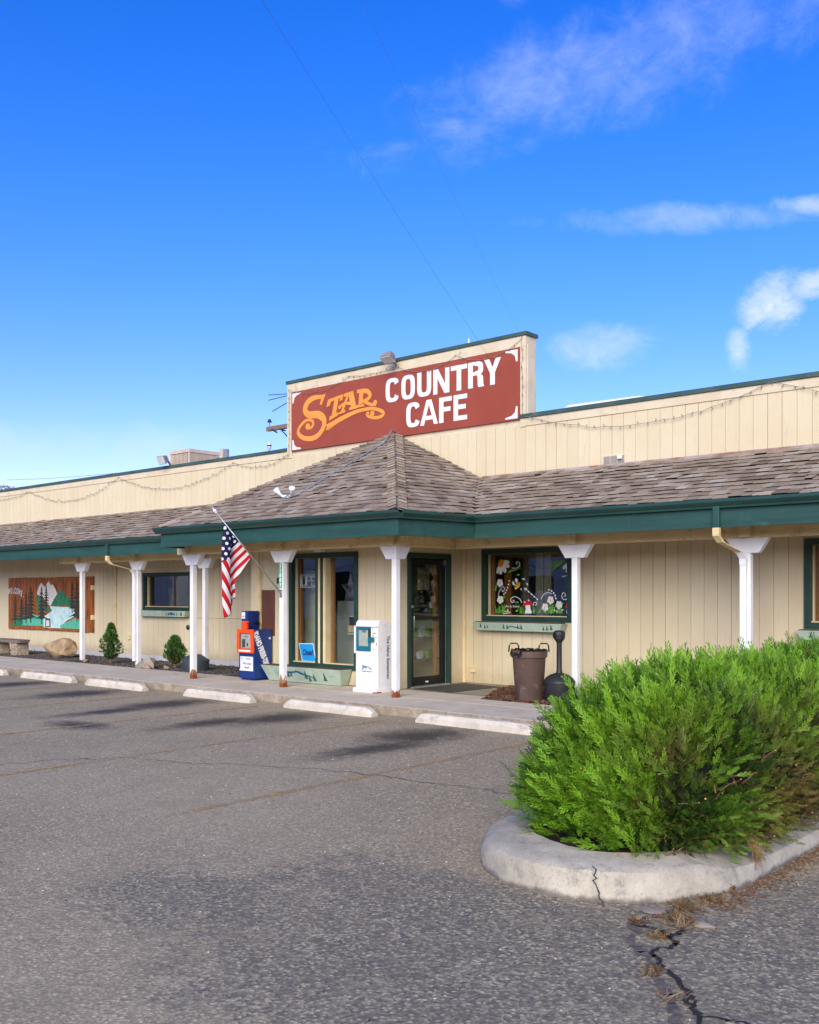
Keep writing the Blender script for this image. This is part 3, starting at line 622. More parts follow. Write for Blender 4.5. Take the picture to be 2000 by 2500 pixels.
def shingle_face(roof, poly, eave_a, eave_b, n, expo=.168):
    ux = (eave_b - eave_a).normalized(); uy = n.cross(ux).normalized()
    if uy.z < 0: uy = -uy
    P2 = [((p - eave_a).dot(ux), (p - eave_a).dot(uy)) for p in poly]; vmax = max(p[1] for p in P2)
    def span(v):
        xs = []
        for (a, b), (c, d) in zip(P2, P2[1:] + P2[:1]):
            if (b - v) * (d - v) <= 0 and abs(b - d) > 1e-6: xs.append(a + (c - a) * (v - b) / (d - b))
        return (min(xs), max(xs)) if len(xs) >= 2 else None
    v = .0; row = 0
    while v < vmax - .02:
        sp = span(min(max(v, .004) + .03, vmax - .005))
        if sp:
            a, b = sp; x = a - random.uniform(0, .1)
            while x < b:
                w = random.choice((.1, .13, .16, .19, .22, .15)) * random.uniform(.9, 1.1); xa, xb = max(x, a), min(x + w, b); x += w
                if xb - xa < .025: continue
                lift = .022 + random.uniform(0, .008) + (random.random() < .05) * .012; ln = expo + .07
                sl = random.gauss(0, .006)
                cpt = eave_a + ux * ((xa + xb) / 2) + uy * (v + ln / 2 - .02 + sl) + n * lift
                tilt = Matrix.Rotation(R(-8.5 + random.gauss(0, .8)), 3, 'X') @ Matrix.Rotation(R(random.gauss(0, .8)), 3, 'Z')
                B3 = Matrix((ux, uy, n)).transposed() @ tilt
                M4 = (B3 @ Matrix.Diagonal((xb - xa - random.uniform(.004, .009), ln, random.uniform(.011, .017)))).to_4x4(); M4.translation = cpt
                d = (cpt - camp).length; SH.append(((xb - xa) * expo * abs(n.dot((cpt - camp).normalized())) / d / d, roof, M4))
        v += expo; row += 1
nf = plane(c0, c1, apex)[0]
shingle_face(r_right, [v0, Vector((-2.6, EY, EZ)), Vector((-2.6, WY - .02, 3.65)), v1], v0, Vector((-2.6, EY, EZ)), Pmain[0])
shingle_face(r_left, [Vector((-28.4, EY, EZ)), w0, w1, Vector((-28.4, WY - .02, 3.65))], Vector((-28.4, EY, EZ)), w0, Pmain[0])
shingle_face(r_front, [c1, c0, apex], c1, c0, nf, .155)
shingle_face(r_side, [c0, v0, v1, apex], c0, v0, Pside[0], .155)
def vis(t):
    p = t[2].translation; f = Vector((-.658, .753, 0)); rt = Vector((.753, .658, 0)); d = p.dot(f); x = 1000 + 2403 * p.dot(rt) / d
    return 5 < x < 1995
SH.sort(key=lambda t: -(t[0] if vis(t) else 0))
sm = unit_box(A['shingle']); 
for _, rf, M4 in SH[:300]: piece('shingle', sm, rf, M4)
cube = [Vector((x, y, z)) for z in (-.5, .5) for x, y in ((-.5, -.5), (.5, -.5), (.5, .5), (-.5, .5))]
CF = [(0, 3, 2, 1), (4, 5, 6, 7), (0, 1, 5, 4), (1, 2, 6, 5), (2, 3, 7, 6), (3, 0, 4, 7)]
for rf in (r_right, r_left, r_front, r_side):
    m = MB()
    for _, r2, M4 in SH[300:]:
        if r2 == rf: m.add([M4 @ p for p in cube], CF)
    if m.v: tag(m.build('shingle_field', A['shingle'], rf), kind='stuff')
# hip caps
def hip(a, b, na, nb, roof, wdt=.13, step=.155):
    d = (b - a).normalized(); L = (b - a).length; k = 0; s = .02
    while s < L - .05:
        for n in (na, nb):
            side = d.cross(n).normalized(); ctr = (na + nb).normalized()
            if side.dot((a + b) * .5 - (a + b) * .5 + n - ctr) < 0: side = -side
            M3 = Matrix((side, d, n)).transposed() @ Matrix.Rotation(R(-9 + random.gauss(0, 1)), 3, 'X')
            M4 = (M3 @ Matrix.Diagonal((wdt, .23, .018))).to_4x4(); M4.translation = a + d * (s + .09) + n * .052 + side * wdt * .46 + Vector((0, 0, random.uniform(0, .004)))
            piece('ridge_cap', sm, roof, M4)
        s += step
hip(c0, apex, nf, Pside[0], r_front); hip(c1, apex, nf, Pleft[0], r_front)
MB().prism([v0 + Vector((0, 0, .0)), v0 + Vector((.10, 0, .02)), v1 + Vector((.10, 0, .02)), v1 + Vector((0, 0, 0))], (0, 0, .012)).build('valley_flashing', A['flash'], r_side)
MB().bx(-10.2, -2.6, WY - .04, WY - .014, 3.645, 3.70).build('wall_flashing', A['flash'], bld)
# ---- fascia, gutters, soffit
def seg(a, b, z0, z1, t, name, mat, ea=0., eb=0., bev=.004, out=0.):
    a = Vector(a); b = Vector(b); d = (b - a).normalized(); n = Vector((d.y, -d.x, 0)); a = a - d * ea + n * out; b = b + d * eb + n * out
    return MB().prism([(a.x, a.y, z0), (b.x, b.y, z0), (b.x - n.x * t, b.y - n.y * t, z0), (a.x - n.x * t, a.y - n.y * t, z0)], (0, 0, z1 - z0)).build(name, mat, bld, bevel=bev)
def gutter(a, b):
    a = Vector((a[0], a[1], 0)); b = Vector((b[0], b[1], 0)); d = (b - a).normalized(); n = Vector((d.y, -d.x, 0))
    pr = [(0, 2.742), (.055, 2.742), (.06, 2.765), (.10, 2.80), (.112, 2.815), (.112, 2.852), (.10, 2.852), (.098, 2.825), (.05, 2.80), (0, 2.80)]
    return MB().prism([a + n * q + Vector((0, 0, z)) for q, z in pr], b - a).build('gutter', A['gutter'], bld, smooth='auto')
E2 = lambda p: (p[0], p[1], 0)
fl = [((-28.4, EY), (-21.6, EY)), ((-21.598, EY), (w0.x + .05, EY)), ((c1.x, c1.y), (-13.0, c1.y)), ((-12.998, c1.y), (-11.2, c1.y)), ((-11.198, c1.y), (c0.x, c0.y)), ((c0.x, c0.y), (v0.x, v0.y)), ((v0.x, EY), (-6.35, EY)), ((-6.348, EY), (-2.6, EY))]
for a, b in fl: seg((*a, 0), (*b, 0), 2.505, 2.79, .04, 'fascia', A['fascia'])
seg((w0.x, EY, 0), (c1.x, c1.y, 0), 2.505, 2.79, .04, 'fascia', A['fascia'])
gutter((-28.4, EY), (w0.x + .05, EY)); gutter((c1.x - .1, c1.y), (c0.x + .112, c0.y)); gutter((c0.x + .004, c0.y + .001), (v0.x, v0.y + .02)); gutter((v0.x - .01, EY), (-2.6, EY))
MB().bx(-28.4, -15.0, EY + .05, WY, 2.62, 2.64).bx(-8.95, -2.6, EY + .05, WY, 2.62, 2.64).bx(-14.7, -9.32, 10.4, WY - .01, 2.60, 2.619).build('soffit', A['beam'], bld)
# ---- beams
PZ = 2.40
def beam(x0, x1, y0, y1, z1=2.56): return MB().bx(x0, x1, y0, y1, PZ + .001, z1).build('beam', A['beam'], bld, bevel=.006)
RY = 12.38; AY = 10.96
beam(-22.0, -15.6, RY - .055, RY + .055); beam(-15.25, -9.79, AY - .06, AY + .06); beam(-9.91, -9.80, AY + .061, 12.3); beam(-9.80, -2.6, RY - .055, RY + .055)
POSTS = {'L1': (-21.05, RY, 'x'), 'L2': (-18.75, RY, 'x'), 'L3': (-16.35, RY, 'x'), 'A': (-14.83, AY, 'x'), 'B': (-12.37, AY, 'x'), 'C': (-9.85, AY, 'c'), 'D': (-7.6, RY, 'x'), 'E': (-5.04, RY, 'x')}
for k, (x, y, md) in POSTS.items():
    h = .047
    z0 = .12
    p = MB().bx(x - h, x + h, y - h, y + h, z0, 2.203).build('post', A['post'] if k in 'ABC' else A['white'], bld, bevel=.006)
    p['label'] = {'A': 'white porch post with bare rusty foot beside the flag', 'B': 'white porch post carrying the house number', 'C': 'white corner post with rusty foot beside the door'}.get(k, 'white square porch post')
    hh = .052
    def corbel(lo, hi, axis, o=0.):
        pts = [(-.155 if lo else 0, 2.204), (.155 if hi else 0, 2.204), (.285 if hi else 0, PZ), (-.285 if lo else 0, PZ)]
        if axis == 'x': MB().prism([(x + q, y - hh - o, z) for q, z in pts], (0, 2 * hh + o, 0)).build('bracket', A['white'], p, bevel=.005)
        else: MB().prism([(x - hh, y + q, z) for q, z in pts], (2 * hh + o, 0, 0)).build('bracket', A['white'], p, bevel=.005)
    if md == 'x': corbel(1, 1, 'x')
    else: corbel(1, 0, 'x', .004); corbel(0, 1, 'y', .004); MB().bx(x - hh - .001, x + hh + .005, y - hh - .005, y + hh + .001, 2.2045, PZ - .001).build('bracket', A['white'], p)
    if md == 'x': MB().bx(x - .075 - (k in ('L1', 'A')) * .18, x + .075 - (k in ('L1', 'A')) * .1, y - .15, y + .02, PZ + .002, 2.555).build('cross_beam', A['beam'], p, bevel=.006)
    else: MB().bx(x - .11, x + .06, y - .15, y + .02, PZ + .002, 2.552).bx(x + .061, x + .15, y - .06, y + .1, PZ + .002, 2.552).build('cross_beam', A['beam'], p, bevel=.006)
MB().tube([(-9.85, AY - .054, 2.3)] * 1 + [(-9.85, AY - .058, 2.3)], .008, 8).build('bolt', A['galv'], bld)
# ---- downspouts
for x, y in ((-18.75, RY), (-5.04, RY)):
    ds = tag(empty('downspout', (x, y, 0), bld))
    ds.matrix_parent_inverse = world_of(bld).inverted()
    xx = x - .12
    MB().bx(xx - .042, xx + .042, EY - .062, EY - .005, 2.50, 2.80).build('upper_pipe', A['fascia'], ds, bevel=.008)
    sec = [(-.042, -.028), (.042, -.028), (.042, .028), (-.042, .028)]
    path = [(xx, EY - .033, 2.5), (xx, EY - .03, 2.40), (xx + .02, EY + .05, 2.32), (x - .06, y - .14, 2.21), (x - .03, y - .085, 2.13), (x - .03, y - .083, 2.05)]
    m = MB()
    for i, (a, b) in enumerate(zip(path, path[1:])):
        m.add([(a[0] + u, a[1] + v, a[2]) for u, v in sec] + [(b[0] + u, b[1] + v, b[2]) for u, v in sec], [(0, 1, 5, 4), (1, 2, 6, 5), (2, 3, 7, 6), (3, 0, 4, 7)], 0 if i < 3 else 1)
    m.build('elbow', [A['beam'], A['white']], ds)
    MB().bx(x - .072, x + .012, y - .111, y - .055, .2, 2.05).build('lower_pipe', A['white'], ds, bevel=.01)

# ---- windows and door
def window(x0, x1, z0, z1, y, bars=(), depth=.12, wood=True, fr=.075, lab=None):
    w = empty('window', ((x0 + x1) / 2, y, z0), bld); w.matrix_parent_inverse = world_of(bld).inverted()
    if lab: w['label'] = lab
    f = MB(); t = .03
    f.bx(x0 - .01, x1 + .01, y - t - .012, y + .05, z1 - fr, z1 + .01).bx(x0 - .01, x1 + .01, y - t - .012, y + .05, z0 - .01, z0 + fr)
    f.bx(x0 - .01, x0 + fr, y - t - .012, y + .05, z0 + fr + .0005, z1 - fr - .0005).bx(x1 - fr, x1 + .01, y - t - .012, y + .05, z0 + fr + .0005, z1 - fr - .0005)
    f.build('frame', A['dkgreen'], w, bevel=.004)
    j = MB(); j.bx(x0 + fr, x0 + fr + .02, y + .051, y + depth, z0 + fr, z1 - fr).bx(x1 - fr - .02, x1 - fr, y + .051, y + depth, z0 + fr, z1 - fr).bx(x0 + fr, x1 - fr, y + .051, y + depth, z1 - fr, z1 - fr + .02).bx(x0 + fr, x1 - fr, y - .01, y + depth, z0 + fr - .0005, z0 + fr + .014)
    j.build('jamb', A['jamb'], w)
    xs = [x0 + fr + .02] + [q for b in bars for q in b] + [x1 - fr - .02]
    for a, b in zip(xs[::2], xs[1::2]):
        MB().bx(a, b, y + depth, y + depth + .006, z0 + fr, z1 - fr).build('pane', A['glass'], w)
        if wood: MB().bx(a - .002, a + .05, y + depth + .03, y + depth + .075, z0 + fr, z1 - fr).bx(b - .02, b + .002, y + depth + .03, y + depth + .1, z0 + fr, z1 - fr).build('inner_frame', A['wood'], w)
    return w
wb = window(-13.18, -11.49, .40, 2.38, BY, bars=[(-12.50, -12.27)], depth=.1, lab='tall two-light window beside the door')
MB().bx(-12.50, -12.445, BY - .04, BY + .09, .476, 2.304).build('mullion', A['dkgreen'], wb, bevel=.003)
MB().bx(-12.444, -12.38, BY - .03, BY + .09, .476, 2.304).build('mullion', A['jamb'], wb, bevel=.003)
MB().bx(-12.379, -12.33, BY - .04, BY + .09, .476, 2.304).build('mullion', A['dkgreen'], wb, bevel=.003)
MB().bx(-12.329, -12.27, BY - .02, BY + .13, .476, 2.304).build('mullion', A['jamb'], wb, bevel=.003)
w2 = window(-10.2, -8.42, 1.23, 2.43, WY, depth=.1, lab='window with painted flowers right of the door')
w1_ = window(-20.36, -18.46, 1.30, 2.17, WY, depth=.1, wood=False, lab='wide window left of the entry')
w3 = window(-4.74, -2.9, 1.22, 2.42, WY, depth=.1, lab='window at the right edge of the view')
# door
dr = empty('door', (SX, 12.6, .13), bld); dr.matrix_parent_inverse = world_of(bld).inverted(); dr['label'] = 'black framed glass entry door with green surround'
MB().bx(SX - .05, SX + .035, DY0 - .065, DY0 + .02, .14, DZ + .07).bx(SX - .05, SX + .035, DY1 - .03, DY1 + .065, .14, DZ + .07).bx(SX - .05, SX + .034, DY0 + .0205, DY1 - .0305, DZ - .02, DZ + .069).build('frame', A['dkgreen'], dr, bevel=.004)
LX0, LX1 = SX - .075, SX - .03
m = MB(); m.bx(LX0, LX1, DY0 + .025, DY0 + .145, .16, DZ - .03).bx(LX0, LX1, DY1 - .135, DY1 - .035, .16, DZ - .03).bx(LX0, LX1, DY0 + .1455, DY1 - .1355, DZ - .12, DZ - .03).bx(LX0, LX1, DY0 + .1455, DY1 - .1355, .16, .30).bx(LX0, LX1 - .002, DY0 + .1455, DY1 - .1355, 1.25, 1.30)
m.build('leaf_frame', A['black'], dr, bevel=.004)
MB().bx(LX0 + .018, LX0 + .024, DY0 + .145, DY1 - .135, .30, 1.25).build('pane', A['glass'], dr); MB().bx(LX0 + .018, LX0 + .024, DY0 + .145, DY1 - .135, 1.30, DZ - .12).build('pane', A['glass'], dr)
MB().tube([(LX1 + .002, DY0 + .1, 1.07), (LX1 + .05, DY0 + .1, 1.08), (LX1 + .05, DY0 + .1, 1.31), (LX1 + .002, DY0 + .1, 1.32)], .011, 8).build('handle', A['steel'], dr, smooth=True)
MB().bx(LX1 + .001, LX1 + .012, DY0 + .045, DY0 + .135, 1.45, 1.49).build('lock', A['steel'], dr, bevel=.003)
MB().bx(LX1 + .001, LX1 + .004, DY0 + .45, DY0 + .52, .2, .225).build('kick_label', A['signwhite'], dr)
MB().bx(SX - .08, SX + .06, DY0, DY1, .131, .158).build('threshold', A['steel'], dr, bevel=.005)
MB().bx(SX - .02, SX - .012, DY1 - .034, DY1 - .03, .16, DZ - .03).bx(SX - .028, SX + .002, DY1 - .075, DY1 - .036, 2.17, 2.25).build('hinge', A['steel'], dr)
# interior seen through the glass
inn = empty('interior', (-12.3, 14, .13), bld); inn.matrix_parent_inverse = world_of(bld).inverted()
MB().bx(-15, -3, 17.0, 17.1, .1, 3).bx(-15.1, -15, 13.8, 17, .1, 3).bx(-3, -2.9, 13.8, 17, .1, 3).bx(-15, -3, 13.8, 17, 2.95, 3.0).bx(-15, -3, 11.9, 17, .08, .135).bx(-13.96, -10.78, 11.96, 13.8, 2.7, 2.75).build('room', A['room'], inn)
MB().bx(-22, -16.5, 16, 16.05, .1, 3).bx(-22, -21.95, 13.8, 16, .1, 3).bx(-22, -16.5, 13.8, 16, 2.6, 2.65).build('room', A['panel'], inn)
MB().bx(-13.3, -12.98, 12.3, 12.33, .14, 2.1).bx(-12.9, -11.3, 12.75, 12.78, .14, 1.55).bx(-13.9, -10.8, 13.55, 13.58, .14, 1.32).build('partition', A['panel'], inn)
m = MB()
for z in (.55, .93, 1.42): m.bx(-11.45, -10.95, 12.75, 13.5, z, z + .012)
m.build('display_shelf', A['black'], inn)
m = MB()
for i, (y, z, s) in enumerate(((12.85, .942, .1), (13.0, .942, .13), (13.2, .942, .11), (12.95, .562, .1), (13.2, .562, .12), (13.3, 1.432, .1))): m.obox((-11.08, y, z + s * .6), ((1, .3, 0), (-.3, 1, .2), (0, -.2, 1)), (.03, s * .8, s * .6), i % 2)
m.build('goods', [A['leafp'], A['boxwhite']], inn)
m = MB()
for y, z in ((12.85, .93), (13.15, .93), (12.9, .55), (12.95, 1.42), (13.25, 1.42)): m.bx(-10.945, -10.94, y - .05, y + .05, z - .02, z + .02)
m.build('price_label', A['bluepaint'], inn)
MB().bx(-11.3, -11.28, 13.15, 13.45, 1.75, 2.15).build('peg_board', A['jamb'], inn); MB().bx(-10.75, -10.70, 12.90, 12.97, .3, 2.2).build('door_post', A['wood'], inn)
MB().bx(-12.40, -12.18, 12.55, 12.73, 1.0, 1.3).bx(-12.42, -12.16, 12.54, 12.73, .96, .99).build('candy_machine', A['ink'], inn)
MB().lathe([(.05, 0), (.055, .1), (.03, .12)], (-12.34, 12.52, 1.0), 10).lathe([(.05, 0), (.055, .1), (.03, .12)], (-12.23, 12.52, 1.0), 10).build('candy_jar', A['jamb'], inn)
MB().bx(-12.38, -12.2, 12.535, 12.545, 1.27, 1.295).bx(-12.42, -12.16, 12.525, 12.535, .955, .985).build('bright_edge', A['bulb'], inn)
for q, (xa, xb) in enumerate(((-10.0, -9.86), (-9.35, -9.2), (-9.18, -9.05))): MB().bx(xa, xb, 13.95, 13.99, 1.25, 2.4).build('curtain', A['wood'] if q == 0 else A['room'], inn)
MB().bx(-4.55, -4.2, 13.95, 13.99, 1.25, 2.4).build('curtain', A['wood'], inn)
# small fittings on the walls
m = MB(); m.bx(-7.86, -7.44, WY - .03, WY - .0135, 3.68, 3.84); vt = m.build('vent', A['trim'], bld, bevel=.004)
for a, b in ((-7.83, -7.72), (-7.71, -7.60), (-7.59, -7.47)): MB().bx(a, b, WY - .034, WY - .0305, 3.70, 3.82).build('grille', A['lampg'], vt)
MB().bx(-7.57, -7.50, WY - .08, WY - .035, 3.76, 3.82).build('hood', A['boxwhite'], vt, bevel=.006)
for x, z, y, nx in ((-20.96, .63, WY, 0), (-20.77, .63, WY, 0), (-20.58, .635, WY, 0), (-10.39, .38, WY, 0)): 
    MB().bx(x - .05, x + .05, y - .05, y - .0135, z - .06, z + .05).bx(x - .055, x + .055, y - .06, y - .0505, z + .02, z + .055).build('outlet', A['jamb'], bld, bevel=.004)
MB().bx(-21.56, -21.5, WY - .05, WY - .0135, .6, 2.4).build('cable_cover', A['beam'], bld, bevel=.004)
MB().bx(-14.02, -13.95, BY - .05, BY - .0135, .3, 2.1).bx(-14.035, -13.935, BY - .09, BY - .0135, 1.95, 2.15).build('conduit', A['beam'], bld, bevel=.005)
MB().bx(-12.42, -12.25, BY - .16, BY - .0135, 2.405, 2.45).build('porch_lamp', A['white'], bld, bevel=.01)
MB().lathe([(.05, 0), (.055, .03), (.03, .05)], (-18.56, WY - .02, .92), 10, ax=(0, -1, 0)).build('tap_cover', A['black'], bld)
MB().bx(-19.5, -14.25, WY - .016, WY - .0135, 1.135, 1.145).build('siding_seam', A['backing'], bld)

# ================================================================== things
# ---- the big sign
SY = WY - .031
sg = tag(empty('cafe_sign', (-12.2, WY, 4.6)), 'red STAR COUNTRY CAFE sign board on the stepped false front', 'sign')
MB().bx(-15.055, -9.415, SY - .012, SY + .03, 4.59, 5.797).build('panel', A['signred'], sg, bevel=.003)
STROKES = [[(-14.151, 5.589, 0.068), (-14.274, 5.599, 0.082), (-14.406, 5.594, 0.103), (-14.539, 5.548, 0.118), (-14.619, 5.467, 0.125), (-14.639, 5.377, 0.132), (-14.572, 5.3, 0.132), (-14.439, 5.267, 0.141), (-14.274, 5.253, 0.15), (-14.143, 5.187, 0.149), (-14.086, 5.107, 0.122), (-14.095, 5.017, 0.108), (-14.151, 4.928, 0.102), (-14.258, 4.843, 0.102), (-14.389, 4.8, 0.103), (-14.555, 4.8, 0.097), (-14.724, 4.846, 0.091), (-14.834, 4.927, 0.084), (-14.842, 4.998, 0.073), (-14.8, 5.062, 0.067), (-14.707, 5.132, 0.063), (-14.606, 5.173, 0.058), (-14.489, 5.17, 0.062), (-14.414, 5.127, 0.062), (-14.409, 5.064, 0.062), (-14.456, 5.018, 0.058), (-14.539, 5.01, 0.055)], [(-13.336, 5.349, 0.059), (-13.444, 5.374, 0.059), (-13.553, 5.366, 0.059), (-13.632, 5.332, 0.055)], [(-13.069, 5.557, 0.083), (-12.927, 5.536, 0.089), (-12.845, 5.476, 0.079), (-12.845, 5.422, 0.074), (-12.912, 5.377, 0.07), (-13.024, 5.355, 0.058)], [(-13.009, 5.357, 0.064), (-12.867, 5.29, 0.061), (-12.763, 5.255, 0.057), (-12.682, 5.255, 0.053)], [(-14.006, 4.962, 0.135), (-13.869, 5.009, 0.107), (-13.695, 5.067, 0.095), (-13.491, 5.121, 0.087), (-13.244, 5.173, 0.075), (-13.032, 5.193, 0.067), (-12.822, 5.192, 0.066), (-12.645, 5.154, 0.065), (-12.529, 5.102, 0.069), (-12.492, 5.055, 0.065), (-12.543, 5.013, 0.062), (-12.66, 5.0, 0.06), (-12.793, 5.022, 0.061), (-12.897, 5.066, 0.057), (-12.919, 5.107, 0.051), (-12.867, 5.122, 0.051)]]
BALLS = [(-14.561, 5.047, 0.066), (-13.655, 5.318, 0.037), (-12.704, 5.291, 0.05), (-12.778, 5.09, 0.053)]
POLYS = [[(-14.043, 5.633), (-14.151, 5.433), (-14.212, 5.438), (-14.168, 5.534), (-14.225, 5.621)], [(-13.973, 5.509), (-13.553, 5.563), (-13.577, 5.452), (-13.651, 5.432), (-13.635, 5.493), (-13.682, 5.485), (-13.747, 5.221), (-13.695, 5.222), (-13.703, 5.165), (-13.946, 5.085), (-13.92, 5.177), (-13.872, 5.18), (-13.793, 5.472), (-13.893, 5.454), (-13.928, 5.386), (-14.019, 5.367)], [(-13.413, 5.574), (-13.287, 5.593), (-13.211, 5.301), (-13.344, 5.29)], [(-13.53, 5.562), (-13.41, 5.577), (-13.406, 5.512), (-13.538, 5.502)], [(-13.452, 5.519), (-13.398, 5.522), (-13.546, 5.232), (-13.608, 5.24)], [(-13.671, 5.22), (-13.491, 5.253), (-13.499, 5.204), (-13.687, 5.177)], [(-13.383, 5.278), (-13.13, 5.307), (-13.138, 5.242), (-13.39, 5.226)], [(-13.115, 5.55), (-13.009, 5.552), (-13.029, 5.31), (-13.13, 5.301)], [(-13.171, 5.593), (-13.062, 5.592), (-13.062, 5.524), (-13.179, 5.523)], [(-13.16, 5.294), (-12.984, 5.299), (-12.991, 5.251), (-13.16, 5.251)], [(-14.043, 4.893), (-13.969, 5.028), (-13.901, 4.962)]]
m = MB(); q = 0; yb = SY - .0125
for s in STROKES: m.ribbon(s, yb, .003 + q * .0006, 0, 4); q += 1
for x, z, r in BALLS: m.disc(x, z, r, yb, .003 + q * .0006, 0, 16); q += 1
for p in POLYS: m.xz(p, yb, .003 + q * .0006); q += 1
m.build('star_lettering', A['signorange'], sg)
def block_letters(word, boxes, z0, z1):
    for ch, (x0, x1) in zip(word, boxes):
        m = MB(); w = x1 - x0; h = z1 - z0; t = .1; k = [0]
        def P(*pts): m.xz([(x0 + u * w, z0 + v * h) for u, v in pts], yb, .003 + k[0] * .0006); k[0] += 1
        def arc(a0, a1, cu=.5, cv=.5, ru=.5, rv=.5, tt=t, n=22):
            g = lambda a, A_, B_: (x0 + cu * w + A_ * math.copysign(abs(math.cos(a)) ** .62, math.cos(a)), z0 + cv * h + B_ * math.copysign(abs(math.sin(a)) ** .62, math.sin(a)))
            for i in range(n):
                a, b = a0 + (a1 - a0) * i / n, a0 + (a1 - a0) * (i + 1) / n
                m.xz([g(a, ru * w, rv * h), g(b, ru * w, rv * h), g(b, ru * w - tt, rv * h - tt * .72), g(a, ru * w - tt, rv * h - tt * .72)], yb, .003 + k[0] * .0006)
            k[0] += 1
        s = t / w; b = t * .8 / h
        if ch == 'C': arc(R(26), R(334))
        if ch == 'O': arc(0, 2 * math.pi, n=32)
        if ch == 'U': P((0, .45), (s, .45), (s, 1), (0, 1)); P((1 - s, .45), (1, .45), (1, 1), (1 - s, 1)); arc(math.pi, 2 * math.pi, .5, .45, .5, .45)
        if ch == 'N': P((0, 0), (s * .95, 0), (s * .95, 1), (0, 1)); P((1 - s * .95, 0), (1, 0), (1, 1), (1 - s * .95, 1)); P((0, 1), (s * 1.1, 1), (1, 0), (1 - s * 1.1, 0))
        if ch == 'T': P((0, 1 - b), (1, 1 - b), (1, 1), (0, 1)); P((.5 - s / 2, 0), (.5 + s / 2, 0), (.5 + s / 2, 1 - b), (.5 - s / 2, 1 - b))
        if ch == 'R': P((0, 0), (s, 0), (s, 1), (0, 1)); arc(R(-90), R(90), .45, .735, .5, .265); P((s, 1 - b * .75), (.5, 1 - b * .75), (.5, 1), (s, 1)); P((s, .47), (.5, .47), (.5, .47 + b * .75), (s, .47 + b * .75)); P((.55, .5), (.6, .4), (.62, .08), (.66, 0), (1.02, 0), (.97, .1), (.94, .4), (.8, .5))
        if ch == 'Y': P((0, 1), (s * 1.1, 1), (.5 + .02, .62), (.5 + s / 2, .45), (.5 + s / 2, 0), (.5 - s / 2, 0), (.5 - s / 2, .45)); P((1, 1), (1 - s * 1.1, 1), (.5 - .02, .62), (.5 - s / 2, .45), (.5 + s / 2, .45))
        if ch == 'A': P((0, 0), (s * .88, 0), (.5, .82), (.64, 1), (.36, 1)); P((1, 0), (1 - s * .88, 0), (.5, .82), (.36, 1), (.64, 1)); P((.3, .2), (.7, .2), (.68, .36), (.32, .36))
        if ch in 'FE': P((0, 0), (s, 0), (s, 1), (0, 1)); P((s, 1 - b), (1, 1 - b), (1, 1), (s, 1)); P((s, .43), (.9, .43), (.9, .43 + b), (s, .43 + b))
        if ch == 'E': P((s, 0), (1, 0), (1, b), (s, b))
        m.build('letter', A['signwhite'], sg)
block_letters('COUNTRY', [(-12.437, -12.1), (-12.045, -11.715), (-11.66, -11.328), (-11.28, -10.911), (-10.876, -10.514), (-10.49, -10.15), (-10.145, -9.791)], 5.245, 5.69)
block_letters('CAFE', [(-11.925, -11.592), (-11.588, -11.175), (-11.144, -10.856), (-10.815, -10.514)], 4.722, 5.172)
for sx, sz, ox, oz in ((1, -1, -15.02, 5.765), (1, 1, -15.02, 4.615), (-1, -1, -9.45, 5.765), (-1, 1, -9.45, 4.615)):
    MB().xz([(ox, oz), (ox + sx * .25, oz), (ox + sx * .25, oz + sz * .025), (ox + sx * .12, oz + sz * .05), (ox + sx * .055, oz + sz * .1), (ox + sx * .03, oz + sz * .2), (ox, oz + sz * .2)], yb, .004).build('corner_flourish', A['signwhite'], sg)
# ---- flood lamps
def flood(name, base, lab, tilt, grp=None, k=.76):
    f = tag(empty(name, base), lab, 'lamp', grp); b = Vector(base)
    c = b + Vector((0, -.16, .13)); ax = Vector((0, -math.cos(tilt), -math.sin(tilt))); upv = Vector((0, -math.sin(tilt), math.cos(tilt)))
    m = MB(); n = 4
    back = [c - ax * .1 * k + Vector((1, 0, 0)) * u * .11 * k + upv * v * .08 * k for u, v in ((-1, -1), (1, -1), (1, 1), (-1, 1))]; fr = [c + ax * .1 * k + Vector((1, 0, 0)) * u * .19 * k + upv * v * .14 * k for u, v in ((-1, -1), (1, -1), (1, 1), (-1, 1))]
    m.add(back + fr, [(0, 3, 2, 1), (4, 5, 6, 7), (0, 1, 5, 4), (1, 2, 6, 5), (2, 3, 7, 6), (3, 0, 4, 7)]).build('housing', A['lampg'], f, bevel=.015)
    m2 = MB(); m2.obox(c + ax * (.1 * k + .004), ((1, 0, 0), upv, ax), (.165 * k, .115 * k, .006)); m2.build('lens', A['lens'], f)
    MB().tube([b + Vector((0, .05, 0)), b + Vector((0, -.03, .09)), c - ax * .08], .025, 8).build('arm', A['lampg'], f)
    return f
flood('floodlight', (-12.15, WY - .12, 5.9), 'grey floodlight on top of the red sign', R(62), 'floodlights on the parapet')
flood('floodlight', (-19.3, WY - .02, 4.67), 'grey floodlight on the low parapet in front of the rooftop cooler', R(25), 'floodlights on the parapet')
